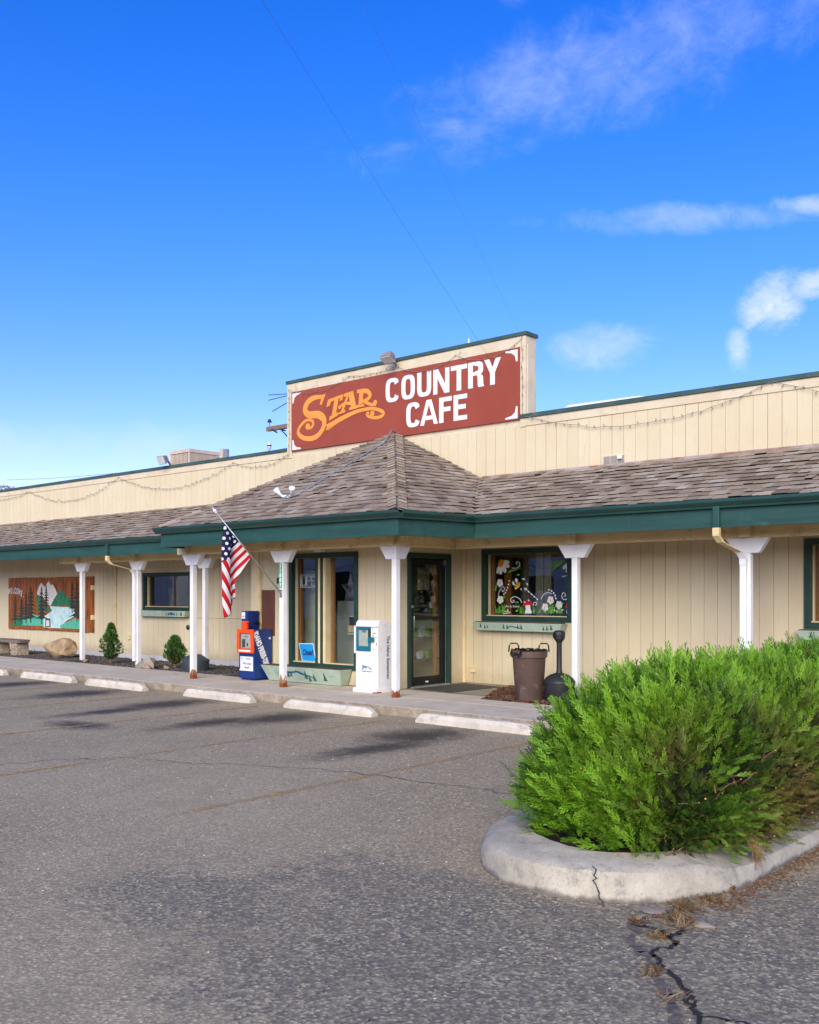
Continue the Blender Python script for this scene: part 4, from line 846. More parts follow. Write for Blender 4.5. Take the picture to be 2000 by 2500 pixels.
# ---- twin spot bulbs with conduit on the hip roof
def onfront(x, y): n, d = plane(c0, c1, apex); return Vector((x, y, (d - n.x * x - n.y * y) / n.z))
tw = tag(empty('twin_spotlight', onfront(-12.25, 10.95)), 'pair of white spot bulbs on the shingled entry roof with long grey conduit', 'lamp')
b = onfront(-12.25, 10.95)
MB().lathe([(.05, 0), (.05, .035), (.02, .05)], b + Vector((0, 0, .05)), 12).build('base', A['galv'], tw)
for s, yw in ((-1, -.1), (1, -.05)):
    d = Vector((s * .55, yw - .3, .75)).normalized(); p0 = b + Vector((s * .03, 0, .09))
    MB().tube([p0, p0 + Vector((s * .07, -.02, .0)), p0 + Vector((s * .09, -.03, .02))], .022, 8).build('socket_arm', A['bulb'], tw, smooth=True)
    MB().lathe([(.022, 0), (.024, .05), (.035, .075), (.052, .12), (.056, .14), (.045, .155), (.02, .162)], p0 + Vector((s * .09, -.03, .01)), 16, ax=d).build('bulb', A['bulb'], tw, smooth=True)
MB().tube([b + Vector((.06, .02, .06)), onfront(-12.12, 11.2) + Vector((0, 0, .06)), onfront(-11.98, 13.0) + Vector((.02, 0, .07)), apex + Vector((.02, -.12, .09)), apex + Vector((.0, .05, .04))], .014, 8).build('conduit', A['galv'], tw, smooth=True)
# ---- rooftop cooler and vents
ac = tag(empty('rooftop_cooler', (-21.9, 16.2, 4.3)), 'beige louvred evaporative cooler on the roof left of the sign', 'cooler')
X0, X1, Y0, Y1, Z0, Z1 = -22.37, -21.5, 15.75, 16.75, 4.5, 5.53
MB().bx(X0 + .02, X1 - .02, Y0 + .02, Y1 - .02, Z0, Z1 - .04).build('core', A['coolerd'], ac)
m = MB()
for x, y in ((X0, Y0), (X1 - .06, Y0), (X0, Y1 - .06), (X1 - .06, Y1 - .06)): m.bx(x, x + .06, y, y + .06, Z0, Z1 - .1)
m.bx(X0 - .01, X1 + .01, Y0 - .01, Y1 + .01, Z1 - .0995, Z1).bx(X0 - .01, X1 + .01, Y0 - .01, Y1 + .01, Z0 - .15, Z0 + .1)
m.build('cabinet', A['cooler'], ac, bevel=.012)
for f in range(4):
    a = X0 + .075 + f * .182; mm = MB()
    for k in range(5): mm.bx(a + k * .03, a + k * .03 + .012, Y0 + .004, Y0 + .0195, Z0 + .1, Z1 - .11)
    mm.build('louvre', A['cooler'], ac)
    a = Y0 + .075 + f * .215; mm = MB()
    for k in range(6): mm.bx(X1 - .0195, X1 - .004, a + k * .032, a + k * .032 + .013, Z0 + .1, Z1 - .11)
    mm.bx(X1 - .0198, X1 - .002, a + .19, a + .208, Z0 + .1, Z1 - .11); mm.build('louvre', A['cooler'], ac)
MB().bx(X0 + .1, X1 - .1, Y0 + .1, Y1 - .1, 4.3, Z0 - .15).build('stand', A['cooler'], ac)
v = tag(empty('vent_stack', (-19.05, 15, 4.3)), 'pair of short square vent stacks beside the rooftop cooler', 'vent')
MB().bx(-19.18, -19.07, 14.95, 15.06, 4.3, 5.2).build('beige_stack', A['cooler'], v, bevel=.004); MB().bx(-19.05, -18.95, 14.97, 15.06, 4.3, 5.18).build('grey_stack', A['galv'], v, bevel=.004)
MB().tube([(-19.5, 15.0, 4.9), (-19.3, 15, 5.02), (-19.2, 15, 4.95), (-19.19, 15, 4.9)], .015, 6).build('pipe', A['galv'], v)
v = tag(empty('roof_beacon', (-16.9, 14.6, 4.3)), 'small clear globe fitting on the roof at the left foot of the sign', 'lamp')
MB().bx(-17.35, -16.5, 14.55, 14.65, 4.3, 4.88).build('base', A['galv'], v); MB().lathe([(.02, 0), (.02, .05), (.045, .07), (.05, .14), (.035, .2), (.01, .23)], (-16.95, 14.6, 4.88), 12).build('globe', A['lens'], v, smooth=True); MB().lathe([(.052, 0), (.052, .03)], (-16.95, 14.6, 5.0), 12).build('band', A['blackp'], v)
v = tag(empty('roof_vent', (-13.14, 17, 4.3)), 'white pointed vent tip just showing above the sign', 'vent'); MB().lathe([(.1, 0), (.1, 2.75), (.12, 2.76), (.03, 2.82), (.008, 2.95)], (-13.14, 17, 4.3), 10).build('cap', A['white'], v)
# ---- TV antenna, utility pole, wires
v = tag(empty('tv_antenna', (-17.5, 16, 4.3)), 'thin metal TV antenna poking out left of the sign', 'antenna')
MB().tube([(-17.4, 16, 4.3), (-17.4, 16, 6.8)], .02, 6).build('mast', A['wire'], v)
MB().tube([(-17.4, 16, 6.6), (-17.9, 16, 6.525), (-18.6, 16, 6.59)], .012, 6).tube([(-17.4, 16, 6.5), (-18.6, 16, 6.46)], .012, 6).tube([(-17.4, 16, 6.4), (-17.9, 16, 6.32), (-18.45, 16, 6.17)], .012, 6).build('element', A['wire'], v)
v = tag(empty('utility_pole', (-26.3, 24, 0)), 'wooden utility pole crossarm seen behind the left end of the sign', 'pole')
MB().tube([(-26.3, 24, 0), (-26.3, 24, 8.6)], [.16, .12], 10).build('pole', A['timber'], v)
MB().bx(-27.97, -24.6, 23.93, 24.07, 7.70, 7.86).build('crossarm', A['timber'], v, bevel=.01)
for x in (-27.85, -25.2, -24.8): MB().lathe([(.012, 0), (.012, .16), (.1, .17), (.06, .22), (.05, .28)], (x, 24, 7.86), 10).build('insulator', A['blackp'], v)
MB().tube([(-27.6, 23.9, 7.72), (-27.3, 23.88, 7.58)], .03, 6).tube([(-26.35, 23.88, 7.0), (-26.9, 23.9, 7.5), (-27.2, 23.92, 7.72)], .022, 6).tube([(-27.0, 23.88, 7.64), (-26.85, 23.88, 7.6)], .03, 6).build('brace', A['blackp'], v)
def sagline(a, b, s, n=24): a = Vector(a); b = Vector(b); return [a.lerp(b, i / n) - Vector((0, 0, s * 4 * (i / n) * (1 - i / n))) for i in range(n + 1)]
tag(MB().tube(sagline((-9.35, 13.5, 4.8), (-4.2, -2.0, 9.4), .12), .0015, 5).build('overhead_wire', A['wire']), 'thin overhead wire running down to the right end of the sign', 'wire', 'overhead wires')
tag(MB().tube(sagline((-10.45, 15, 6.55), (-1.6, -2.6, 7.5), .05), .0012, 5).build('overhead_wire', A['wirel']), 'fainter overhead wire passing behind the upper right corner of the sign', 'wire', 'overhead wires')
tag(MB().tube(sagline((-44, 22, 6.95), (-26.3, 24, 7.0), .25), .008, 5).build('overhead_wire', A['wire']), 'overhead wire low above the parapet at the far left', 'wire', 'overhead wires')
# ---- festoon of small lights
fs = tag(empty('string_lights', (-20, WY, 4.5)), 'dark string of unlit fairy lights swagged along the parapet and sign', 'lights')
spans = [((-28.3, 4.5), (-25.75, 4.51), .12), ((-25.75, 4.51), (-21.36, 4.56), .42), ((-21.36, 4.56), (-16.91, 4.53), .42), ((-16.91, 4.53), (-15.12, 4.54), .18), ((-15.12, 4.54), (-15.1, 5.85), 0), ((-15.1, 5.85), (-13.4, 5.88), .17), ((-13.4, 5.88), (-12.1, 5.86), .02), ((-12.1, 5.86), (-10.75, 5.87), .17), ((-10.75, 5.87), (-9.36, 5.93), .2), ((-9.36, 5.93), (-9.34, 4.68), 0), ((-9.28, 4.63), (-5.17, 4.62), .37), ((-5.17, 4.62), (-1.5, 4.6), .4)]
mw = MB(); mb = MB()
for (xa, za), (xb, zb), s in spans:
    n = max(6, int(abs(xb - xa) * 7 + abs(zb - za) * 7)); yy = WY - .06
    P = [Vector((xa + (xb - xa) * i / n + random.gauss(0, .006), yy + random.gauss(0, .004), za + (zb - za) * i / n - s * 4 * (i / n) * (1 - i / n) + random.gauss(0, .008))) for i in range(n + 1)]
    mw.tube(P, .004, 4)
    for p in P[1:]: d = Vector((random.gauss(0, .5), -.2, random.choice((-1, -1, 1)) * .8)).normalized(); mb.tube([p, p + d * .04], [.005, .007], 5)
mw.build('cable', A['lampg'], fs); tag(mb.build('mini_bulb', A['wire'], fs), kind='stuff')
# ---- house number strip and flag
hn = tag(empty('house_number', (-12.39, AY - .047, 1.8)), 'green vertical strip with white house number 11883 on the porch post', 'number sign')
MB().bx(-12.42, -12.345, AY - .053, AY - .0475, 1.78, 2.19).build('plate', A['green'], hn)
for i, c in enumerate('11883'): text('digit', c, A['signwhite'], hn, Matrix.Translation((-12.383, AY - .0545, 2.145 - i * .079)) @ WALLROT, size=.085, offset=.003)
MB().bx(-12.48, -12.421, AY - .05, AY - .03, 1.85, 1.95).build('sticker', A['ink'], hn)
FB = Vector((-12.37, AY - .06, 1.70)); FT = Vector((-12.71, 9.8, 3.02)); fd = (FT - FB).normalized()
fg = tag(empty('flag_on_pole', FB), 'American flag hanging from an angled pole on the porch post', 'flag')
MB().tube([FB, FT - fd * .06], .011, 8).build('pole', A['steel'], fg, smooth=True)
MB().lathe([(.012, 0), (.02, .01), (.02, .03), (.03, .05), (.012, .075), (.004, .12)], FT - fd * .06, 8, ax=fd).build('finial', A['bulb'], fg)
MB().bx(-12.40, -12.34, AY - .056, AY - .048, 1.62, 1.75).tube([FB - fd * .04, FB + fd * .12], .018, 8).build('bracket', A['steel'], fg)
hx = Vector((-.3101, -.9507, 0)); nxv = Vector((.9507, -.3101, 0)); B0 = Vector((-12.35, 10.9, 0))
def fp(h, z, off): return B0 + hx * h + nxv * off + Vector((0, 0, z))
def flag_mesh():
    V = []; F = []; UV = []
    def panel(rows, uvf, woff):
        n0 = len(V); nr = len(rows); nc = 13
        for i, (l, r) in enumerate(rows):
            for j in range(nc):
                t = j / (nc - 1); h = l[0] + (r[0] - l[0]) * t; z = l[1] + (r[1] - l[1]) * t
                V.append(fp(h, z, woff(t, i / (nr - 1), z))); UV.append(uvf(h, z))
        for i in range(nr - 1):
            for j in range(nc - 1): a = n0 + i * nc + j; F.append((a, a + 1, a + nc + 1, a + nc))
    SW = .0655
    # hanging left fold: stripes run down to the right (h falls), canton on top
    td = Vector((-.467, -.884)); sd = Vector((-.884, .467)); o = Vector((1.004, 2.791))
    def uvl(h, z): q = Vector((h, z)) - o; return (q.dot(td) / 1.42, 1 - ((q.dot(sd) + .62) / (13 * SW)) % 1)
    def uvl2(h, z):
        q = Vector((h, z)) - o; t = q.dot(td) / 1.42; s = (-q.dot(sd) + .02) / SW; return (t, s)
    zs = [2.791, 2.7, 2.6, 2.45, 2.3, 2.1, 1.9, 1.7, 1.5, 1.4, 1.352]
    ll = {2.791: 1.006, 2.7: 1.022, 2.6: 1.036, 2.45: 1.042}
    rows = []
    for i, z in enumerate(zs):
        l = ll.get(z, 1.043 + .006 * math.sin(z * 9)); r = .985 if i == 0 else (.93 if i == 1 else .9 + .008 * math.sin(z * 7)); f = max(0, (1.55 - z) / .2)
        rows.append(((l - .03 * min(1, f), z - .063 * min(1, f)), (r - .015 * min(1, f), z)))
    panel(rows, uvl2, lambda t, v, z: .03 + .03 * math.sin(t * 3.1) + .012 * math.sin(z * 5 + t * 2))
    # panel along the hoist
    H0 = Vector((1.004, 2.791)); H1 = Vector((.508, 2.302)); hd = (H1 - H0).normalized(); pd = Vector((hd.y, -hd.x)); pd = pd if pd.y < 0 else -pd; hl = (H1 - H0).length
    def uvr(h, z): q = Vector((h, z)) - H0; return (max(0, q.dot(pd)) / 1.42, q.dot(hd) / (hl / 13))
    rows = []; nn = 16
    for i in range(nn + 1):
        s = i / nn
        if s < .5: a = H0.lerp(H1, s * 2); b_ = Vector((.905, 2.791 - (2.791 - 2.1) * s * 2)) if s > .1 else H0.lerp(Vector((.905, 2.65)), s * 10)
        else: a = H1.lerp(Vector((.812, 1.876)), (s - .5) / .25) if s < .75 else Vector((.812, 1.876)).lerp(Vector((.792, 1.60)), (s - .75) / .25); b_ = Vector((.905, 2.1)).lerp(Vector((.86, 1.591)), (s - .5) * 2)
        rows.append(((b_.x, b_.y), (a.x, a.y)))
    panel(rows, uvr, lambda t, v, z: -.02 - .03 * math.sin(t * 3.14) + .02 * math.sin(t * 6 + z * 4) * t * (1 - t) * 4)
    # back fold showing at the hem
    rows = [((.885, 1.75), (.80, 1.72)), ((.875, 1.6), (.82, 1.6)), ((.87, 1.48), (.83, 1.50))]
    panel(rows, lambda h, z: (.8, .5), lambda t, v, z: -.06 + .02 * math.sin(t * 5))
    me = bpy.data.meshes.new('flag_cloth'); me.from_pydata(V, [], F); uvl_ = me.uv_layers.new(name='UVMap')
    for lp in me.loops: uvl_.data[lp.index].uv = UV[lp.vertex_index]
    me.update(); return me
def m_flag():
    t = NT('flag_cloth'); t.set(.75, .15); uv = t.N.new('ShaderNodeUVMap').outputs[0]; sp = t.N.new('ShaderNodeSeparateXYZ'); t.L.new(uv, sp.inputs[0]); u, v = sp.outputs[0], sp.outputs[1]
    red = t.math('LESS_THAN', t.math('FLOORED_MODULO', v, 2.0), 1.0)
    c = t.mix(red, srgb(226, 222, 220), srgb(196, 26, 40))
    can = t.math('MULTIPLY', t.math('LESS_THAN', u, .36), t.math('LESS_THAN', v, 7.0))
    # rows of small white stars
    su = t.math('MULTIPLY', u, 1 / .066); sv = t.math('MULTIPLY', v, 1 / 1.35)
    row = t.math('FLOORED_MODULO', t.math('FLOOR', sv), 2.0); su2 = t.math('ADD', su, t.math('MULTIPLY', row, .5))
    du = t.math('SUBTRACT', t.math('FRACT', su2), .5); dv = t.math('SUBTRACT', t.math('FRACT', sv), .5)
    star = t.math('LESS_THAN', t.math('ADD', t.math('MULTIPLY', du, du), t.math('MULTIPLY', dv, dv)), .075)
    c = t.mix(can, c, t.mix(star, srgb(38, 38, 74), srgb(232, 232, 236))); t.color(c)
    tl = t.N.new('ShaderNodeBsdfTranslucent'); t.L.new(c, tl.inputs[0]); mx = t.N.new('ShaderNodeMixShader'); mx.inputs[0].default_value = .25
    t.L.new(t.b.outputs[0], mx.inputs[1]); t.L.new(tl.outputs[0], mx.inputs[2]); t.L.new(mx.outputs[0], t.N['Material Output'].inputs[0]); return t.m
fo = bpy.data.objects.new('cloth', flag_mesh()); col.objects.link(fo); fo.parent = fg; fo.matrix_parent_inverse = world_of(fg).inverted(); fo.data.materials.append(m_flag())
fo.data.polygons.foreach_set('use_smooth', [True] * len(fo.data.polygons)); sb = fo.modifiers.new('soft', 'SUBSURF'); sb.levels = 1; sb.render_levels = 1
so = fo.modifiers.new('hem', 'SOLIDIFY'); so.thickness = .003
# ---- painted flower boxes
def pine(m, x, z, h, y, mi=0, d=.002):
    w = h * .34
    m.xz([(x - w * .06, z), (x + w * .06, z), (x + w * .06, z + h * .2), (x - w * .06, z + h * .2)], y, d, mi)
    for k in range(4): a = z + h * (.12 + .2 * k); ww = w * (1 - .21 * k) * random.uniform(.85, 1.1); m.xz([(x - ww, a), (x + ww * .3, a + h * .03), (x + ww, a), (x, a + h * .34)], y, d + k * .0005, mi)
def flower_box(name, x0, x1, z0, z1, y0, y1, lab, slope=.1, taper=.12, mount=False, trees=(), blue=None):
    o = tag(empty(name, ((x0 + x1) / 2, y1, z0)), lab, 'planter')
    # back is upright, front leans out to the top; ends cut back toward the foot
    P = [(x0 + taper, y0 + slope, z0), (x1 - taper, y0 + slope, z0), (x1 - taper, y1, z0), (x0 + taper, y1, z0), (x0, y0, z1), (x1, y0, z1), (x1, y1, z1), (x0, y1, z1)]
    m = MB().add(P, CF); m.build('box', A['sage'], o, bevel=.008)
    MB().bx(x0 + .03, x1 - .03, y0 + .03, y1 - .02, z1 + .0005, z1 + .012).build('soil', A['soil'], o)
    # art follows the leaning front board
    nrm = math.atan2(slope, z1 - z0); m = MB(); h = z1 - z0
    M4 = Matrix.Translation((0, y0 + slope - .001, z0)) @ Matrix.Rotation(nrm, 4, 'X')
    for fx, fz, s in trees: m = MB(); pine(m, x0 + (x1 - x0) * fx, fz * h, s * h, 0); piece('painted_pine', m.mesh('painted_pine', A['pine']), o, M4)
    for q in (blue or []): m = MB(); m.ribbon([(x0 + (x1 - x0) * a, b * h, c * h) for a, b, c in q], 0, .0025, 0, 2); piece('painted_mountain', m.mesh('painted_mountain', A['bluepaint']), o, M4)
    return o
TB = [(.05, .25, .5), (.12, .3, .55), (.155, .35, .4), (.36, .3, .6), (.42, .2, .55), (.52, .3, .6), (.6, .2, .45), (.78, .25, .5)]
flower_box('flower_box', -13.62, -11.60, .135, .41, 11.52, 11.81, 'large sage green planter with painted pines under the tall window', .12, .1, trees=[(.27, .2, .55), (.335, .3, .6), (.375, .4, .4), (.56, .25, .6), (.6, .1, .5), (.66, .15, .55), (.79, .2, .6)], blue=[[(.31, .72, .12), (.38, .7, .14), (.45, .78, .1)], [(.44, .85, .08), (.5, .7, .16), (.58, .55, .1), (.66, .42, .06)]])
flower_box('flower_box', -10.26, -8.48, 1.06, 1.20, WY - .22, WY - .045, 'sage green window box with painted pines under the flower-painted window', .03, .06, trees=[(.09, .3, .6), (.14, .2, .5), (.17, .3, .4), (.36, .25, .6), (.4, .2, .6), (.52, .25, .6), (.56, .2, .65), (.8, .15, .55), (.84, .15, .6), (.885, .2, .7)], blue=[[(.39, .35, .1), (.44, .6, .12), (.49, .5, .12), (.55, .4, .1)]])
flower_box('flower_box', -20.4, -18.44, 1.15, 1.29, WY - .2, WY - .045, 'sage green window box under the wide left window', .03, .08, trees=[(.62, .2, .5), (.66, .2, .6), (.72, .2, .6), (.82, .2, .6), (.9, .2, .6), (.92, .2, .6)], blue=[[(.66, .45, .2), (.73, .6, .35), (.79, .4, .2)]])
flower_box('flower_box', -4.8, -2.85, 1.06, 1.19, WY - .22, WY - .045, 'sage green window box at the right edge above the hedge', .03, .06, trees=[(.1, .2, .6)])
# ---- window paintings, signs
gy = WY + .0985
def wa(x, y): return (-10.437 + x * .0013487 - x * x * 6.31e-8, (2.537 - .001077 * y) + (x / 1500) * ((2.476 - .000999 * y) - (2.537 - .001077 * y)))
wp = tag(empty('window_painting', (-9.3, gy, 1.3)), 'daisies, bee and red toadstools painted on the window glass', 'window art')
parts = {}
def L(k): return parts.setdefault(k, MB())
step = [0]
def dd(): step[0] += 1; return .001 + (step[0] % 12) * .00025
def st(k, pts, w=18, sub=4):
    L(k).ribbon([(*wa(p[0], p[1]), (p[2] if len(p) > 2 else w) * .00108) for p in pts], gy, dd(), 0, sub)
def dc(k, x, y, r, ry=None, rot=0): X, Z = wa(x, y); L(k).disc(X, Z, r * .0011, gy, dd(), 0, 12, (ry or r) * .0011, rot)
def pl(k, pts): L(k).xz([wa(*p) for p in pts], gy, dd())
for a, b, w in (((445, 280), (545, 285), 70), ((450, 310), (545, 355), 70), ((440, 335), (485, 450), 75), ((412, 350), (405, 480), 70), ((385, 345), (350, 465), 60)): st('petal|a', [(*a, w * .6), ((a[0] + b[0]) / 2, (a[1] + b[1]) / 2, w), (*b, w * .5)])
dc('gold', 412, 300, 50, 68, -.5)
for a, b, w in (((1500, 300), (1420, 390), 55), ((1510, 320), (1475, 450), 55)): st('petal|b', [(*a, w * .6), ((a[0] + b[0]) / 2, (a[1] + b[1]) / 2, w), (*b, w * .5)])
dc('gold', 1530, 260, 40, 55)
for x, y in ((395, 620), (400, 890), (1125, 1015), (1215, 900), (1350, 975)):
    for k in range(5): a = 2 * math.pi * k / 5 + .4; dc('petal|%d' % x, x + 32 * math.cos(a), y + 38 * math.sin(a), 26, 30)
    dc('yellow|%d' % x, x, y, 17)
st('petal', [(600, 590, 6), (615, 630, 40), (640, 665, 8)]); st('petal', [(650, 540, 8), (660, 575, 55), (680, 630, 8)])
st('yellow', [(640, 722, 14), (665, 680, 66), (695, 640, 66), (712, 612, 20)]); 
for c_ in ((655, 668), (678, 640), (695, 615)): st('black', [(c_[0] - 22, c_[1] - 6), (c_[0] + 26, c_[1] + 26)], 12, 1)
for x, y, r in ((545, 585, 13), (535, 645, 14), (518, 695, 13), (503, 735, 13), (483, 775, 13), (458, 800, 13), (1185, 728, 13), (1232, 748, 14), (1265, 783, 15), (1290, 823, 15), (1302, 868, 15), (1418, 515, 11), (1450, 508, 11), (1485, 495, 12), (735, 720, 13), (1230, 1085, 14), (1275, 1060, 15), (1312, 1082, 14), (1408, 1060, 13), (521, 1055, 12)): dc('petal', x, y, r)
st('petal', [(752, 552, 14), (780, 556, 26), (806, 570, 8)]); st('petal', [(825, 615, 12), (836, 638, 28), (848, 660, 8)]); st('petal', [(790, 700, 16), (835, 735, 20)]); st('petal', [(830, 700, 14), (795, 735, 18)])
for i in range(4): st('petal', [(845 + i * 45, 745 + i * 40, 12), (865 + i * 45, 765 + i * 40, 22), (880 + i * 45, 778 + i * 40, 6)])
for sp in ([(590, 375), (650, 380), (705, 350), (715, 300), (680, 275), (655, 300), (675, 320)], [(365, 830), (390, 740), (440, 680), (472, 710), (440, 762), (425, 725)], [(745, 940), (715, 880), (630, 840), (570, 880), (590, 935), (630, 915), (605, 895)], [(1060, 880), (1100, 810), (1170, 775), (1235, 795)], [(1500, 870), (1440, 890), (1395, 840), (1425, 775), (1465, 815), (1430, 840)], [(935, 985), (945, 940), (985, 935), (990, 970), (960, 980)]): st('petal', sp, 11)
pl('red', [(760, 1008), (785, 935), (845, 886), (895, 905), (925, 990), (885, 974), (805, 980)]); pl('red', [(1450, 1030), (1468, 955), (1512, 920), (1514, 1015)])
for x, y in ((795, 930), (860, 900), (848, 945), (890, 920), (795, 968), (905, 962), (1480, 980)): dc('petal', x, y, 13)
pl('pale', [(808, 982), (884, 976), (890, 1040), (914, 1112), (800, 1112), (812, 1040)]); pl('pale', [(1478, 1040), (1512, 1030), (1512, 1110), (1470, 1110)])
for x, n_, s in ((410, 26, 95), (740, 8, 40), (950, 5, 30), (1120, 8, 40), (1220, 14, 50), (1370, 16, 60)):
    for k in range(n_): a = x + random.gauss(0, s * .5); h = random.uniform(60, 170); st('leaf', [(a, 1112, 9), (a + random.gauss(0, 12), 1112 - h * .5, 8), (a + random.gauss(0, 32), 1112 - h, 2)], 8, 2)
for x, y, a in ((550, 440, .3), (690, 488, .1), (1410, 360, 1), (1030, 1090, .3), (1055, 1050, .4), (670, 935, .2), (670, 1070, .3), (940, 1075, .9), (1405, 960, .8), (455, 860, 1), (325, 720, 1.4), (335, 680, 1.5)): dc('leaf', x, y, 30, 14, a)
for k in range(7): st('leaf', [(1440 - k * 8, 260 + k * 8), (1340 - k * 10, 255 + k * 22), (1210 + k * 3, 300 + k * 25)], 9, 2)
for k in range(3): st('leaf', [(560, 410 + k * 10), (640, 405 + k * 6), (730, 375 - k * 4)], 8, 2)
st('petal', [(440, 1060), (470, 1110), (480, 1060), (510, 1115), (525, 1070), (570, 1100), (450, 1120), (445, 1075), (560, 1090)], 9, 1)
mk = {'petal': ('white_flower', A['signwhite']), 'gold': ('flower_centre', A['gold']), 'yellow': ('bee', A['yellow']), 'black': ('bee_stripe', A['ink']), 'red': ('toadstool_cap', A['red']), 'pale': ('toadstool_stem', A['signwhite']), 'leaf': ('grass_blade', A['leafp'])}
for k, mm in parts.items(): o = mm.build(mk[k.split('|')[0]][0], mk[k.split('|')[0]][1], wp); (tag(o, kind='stuff') if '|' not in k else 0)
text('signature', 'Art by Romy', A['signwhite'], wp, Matrix.Translation((*wa(590, 998)[:1], gy - .002, wa(590, 998)[1])) @ WALLROT, size=.055, shear=.2)
cs = tag(empty('closed_sign', (-12.82, BY + .06, .5)), 'blue Closed sign leaning inside the tall window', 'sign')
m = MB().xz([(-13.06, .80), (-12.68, .81), (-12.60, .48), (-12.97, .48)], BY + .092, .006); m.build('border', A['signwhite'], cs)
m = MB().xz([(-13.043, .787), (-12.695, .795), (-12.62, .494), (-12.958, .494)], BY + .085, .002); m.build('panel', A['signblue'], cs)
text('lettering', 'Closed', A['signnavy'], cs, Matrix.Translation((-12.83, BY + .082, .64)) @ WALLROT @ Matrix.Rotation(R(2), 4, 'Z'), size=.14, shear=.3, offset=.004, sx=.66)
on = tag(empty('open_sign', (-12.82, BY + .14, 1.8)), 'unlit white OPEN tube sign hanging in the tall window', 'sign')
def tubes(m, segs, y, r): 
    for s in segs: m.tube([(x, y, z) for x, z in s], r, 5)
x0, z0, w, h = -13.03, 1.83, .125, .155; m = MB()
for i, ch in enumerate(([[(0, 0), (.8, 0), (.8, 1), (0, 1), (0, 0)]], [[(0, 0), (0, 1), (.75, 1), (.75, .5), (0, .5)]], [[(.75, 0), (0, 0), (0, 1), (.75, 1)], [(0, .5), (.6, .5)]], [[(0, 0), (0, 1), (.75, 0), (.75, 1)]])):
    tubes(m, [[(x0 + .02 + i * w + u * w, z0 + v * h) for u, v in s] for s in ch], BY + .118, .012)
tubes(m, [[(x0 - .02, z0 - .03), (x0 + .52, z0 - .03), (x0 + .52, z0 + h + .03), (x0 - .02, z0 + h + .03), (x0 - .02, z0 - .03)]], BY + .121, .009)
m.build('tube', A['neon'], on)
so_ = tag(empty('wire_star', (-11.85, BY + .15, 1.5)), 'outline star decoration hanging behind the right-hand tall pane', 'star'); m = MB()
for k in range(3):
    P = []
    for i in range(11): a = math.pi / 2 + i * math.pi / 5; r = (.26 if i % 2 == 0 else .105) * (1 - .28 * k); P.append((-11.83 + r * .85 * math.cos(a), BY + .15, 1.76 + r * math.sin(a)))
    m.tube(P, .006, 5)
m.build('rim', A['lampg'], so_)
bp = tag(MB().bx(-13.93, -13.58, BY - .032, BY - .0145, .92, 1.75).build('brown_board', A['brownp'], bevel=.004), 'blank brown board on the wall above the blue newspaper box', 'board')
# ---- mural
my = WY - .06
def mu(x, y): 
    t = (x - 130) / 1370; X = -26.955 + t * 4.435 + t * (1 - t) * .25; zt = 2.126; zb = .70; yt = 210 - 20 * t; yb_ = 998 + 117 * t
    return X, zt - (y - yt) / (yb_ - yt) * (zt - zb)
mr = tag(empty('mural_board', (-24.8, WY, .7)), 'brown plank mural of snowy peaks, pines and lake reading WELCOME', 'mural')
x = -26.955
while x < -22.53: w = .2; board('plank', A['mplank'], mr, x + .002, min(x + w, -22.52) - .002, my, WY - .0145, .70 + random.gauss(0, .004), 2.126 + random.gauss(0, .004)); x += w
lay = [0]
def mp_(k, mat, pts, name): 
    lay[0] += 1; MB().xz([mu(*p) for p in pts], my, .002 + lay[0] * .0005).build(name, A[mat], mr)
mp_(0, 'mturq', [(370, 800), (560, 790), (720, 840), (735, 985), (600, 975), (450, 965), (350, 960)], 'painted_meadow')
mp_(0, 'mgreen', [(160, 962), (250, 850), (380, 815), (370, 960), (430, 978), (300, 970)], 'painted_meadow')
mp_(0, 'mwhite', [(610, 440), (645, 345), (680, 285), (740, 362), (800, 260), (842, 335), (862, 310), (905, 380), (945, 480), (880, 600), (830, 660), (770, 620), (700, 500), (620, 490)], 'painted_peak')
mp_(0, 'mgreen', [(840, 640), (920, 500), (1000, 390), (1090, 500), (1185, 610), (1180, 692), (1090, 668), (850, 662)], 'painted_hill')
mp_(0, 'mgreen', [(608, 480), (655, 490), (720, 640), (880, 730), (750, 742), (620, 748)], 'painted_hill')
mp_(0, 'mlake', [(820, 668), (1180, 694), (1235, 830), (1100, 905), (1050, 945), (1000, 1030), (860, 1020), (720, 1000), (720, 835), (860, 745)], 'painted_lake')
mp_(0, 'mturq', [(980, 985), (1100, 930), (1230, 875), (1345, 940), (1345, 1055), (1150, 1040), (1000, 1028)], 'painted_meadow')
mp_(0, 'mdark', [(752, 862), (830, 866), (838, 1000), (748, 1000)], 'painted_lantern'); mp_(0, 'mwhite', [(765, 890), (815, 892), (818, 985), (762, 985)], 'painted_lantern')
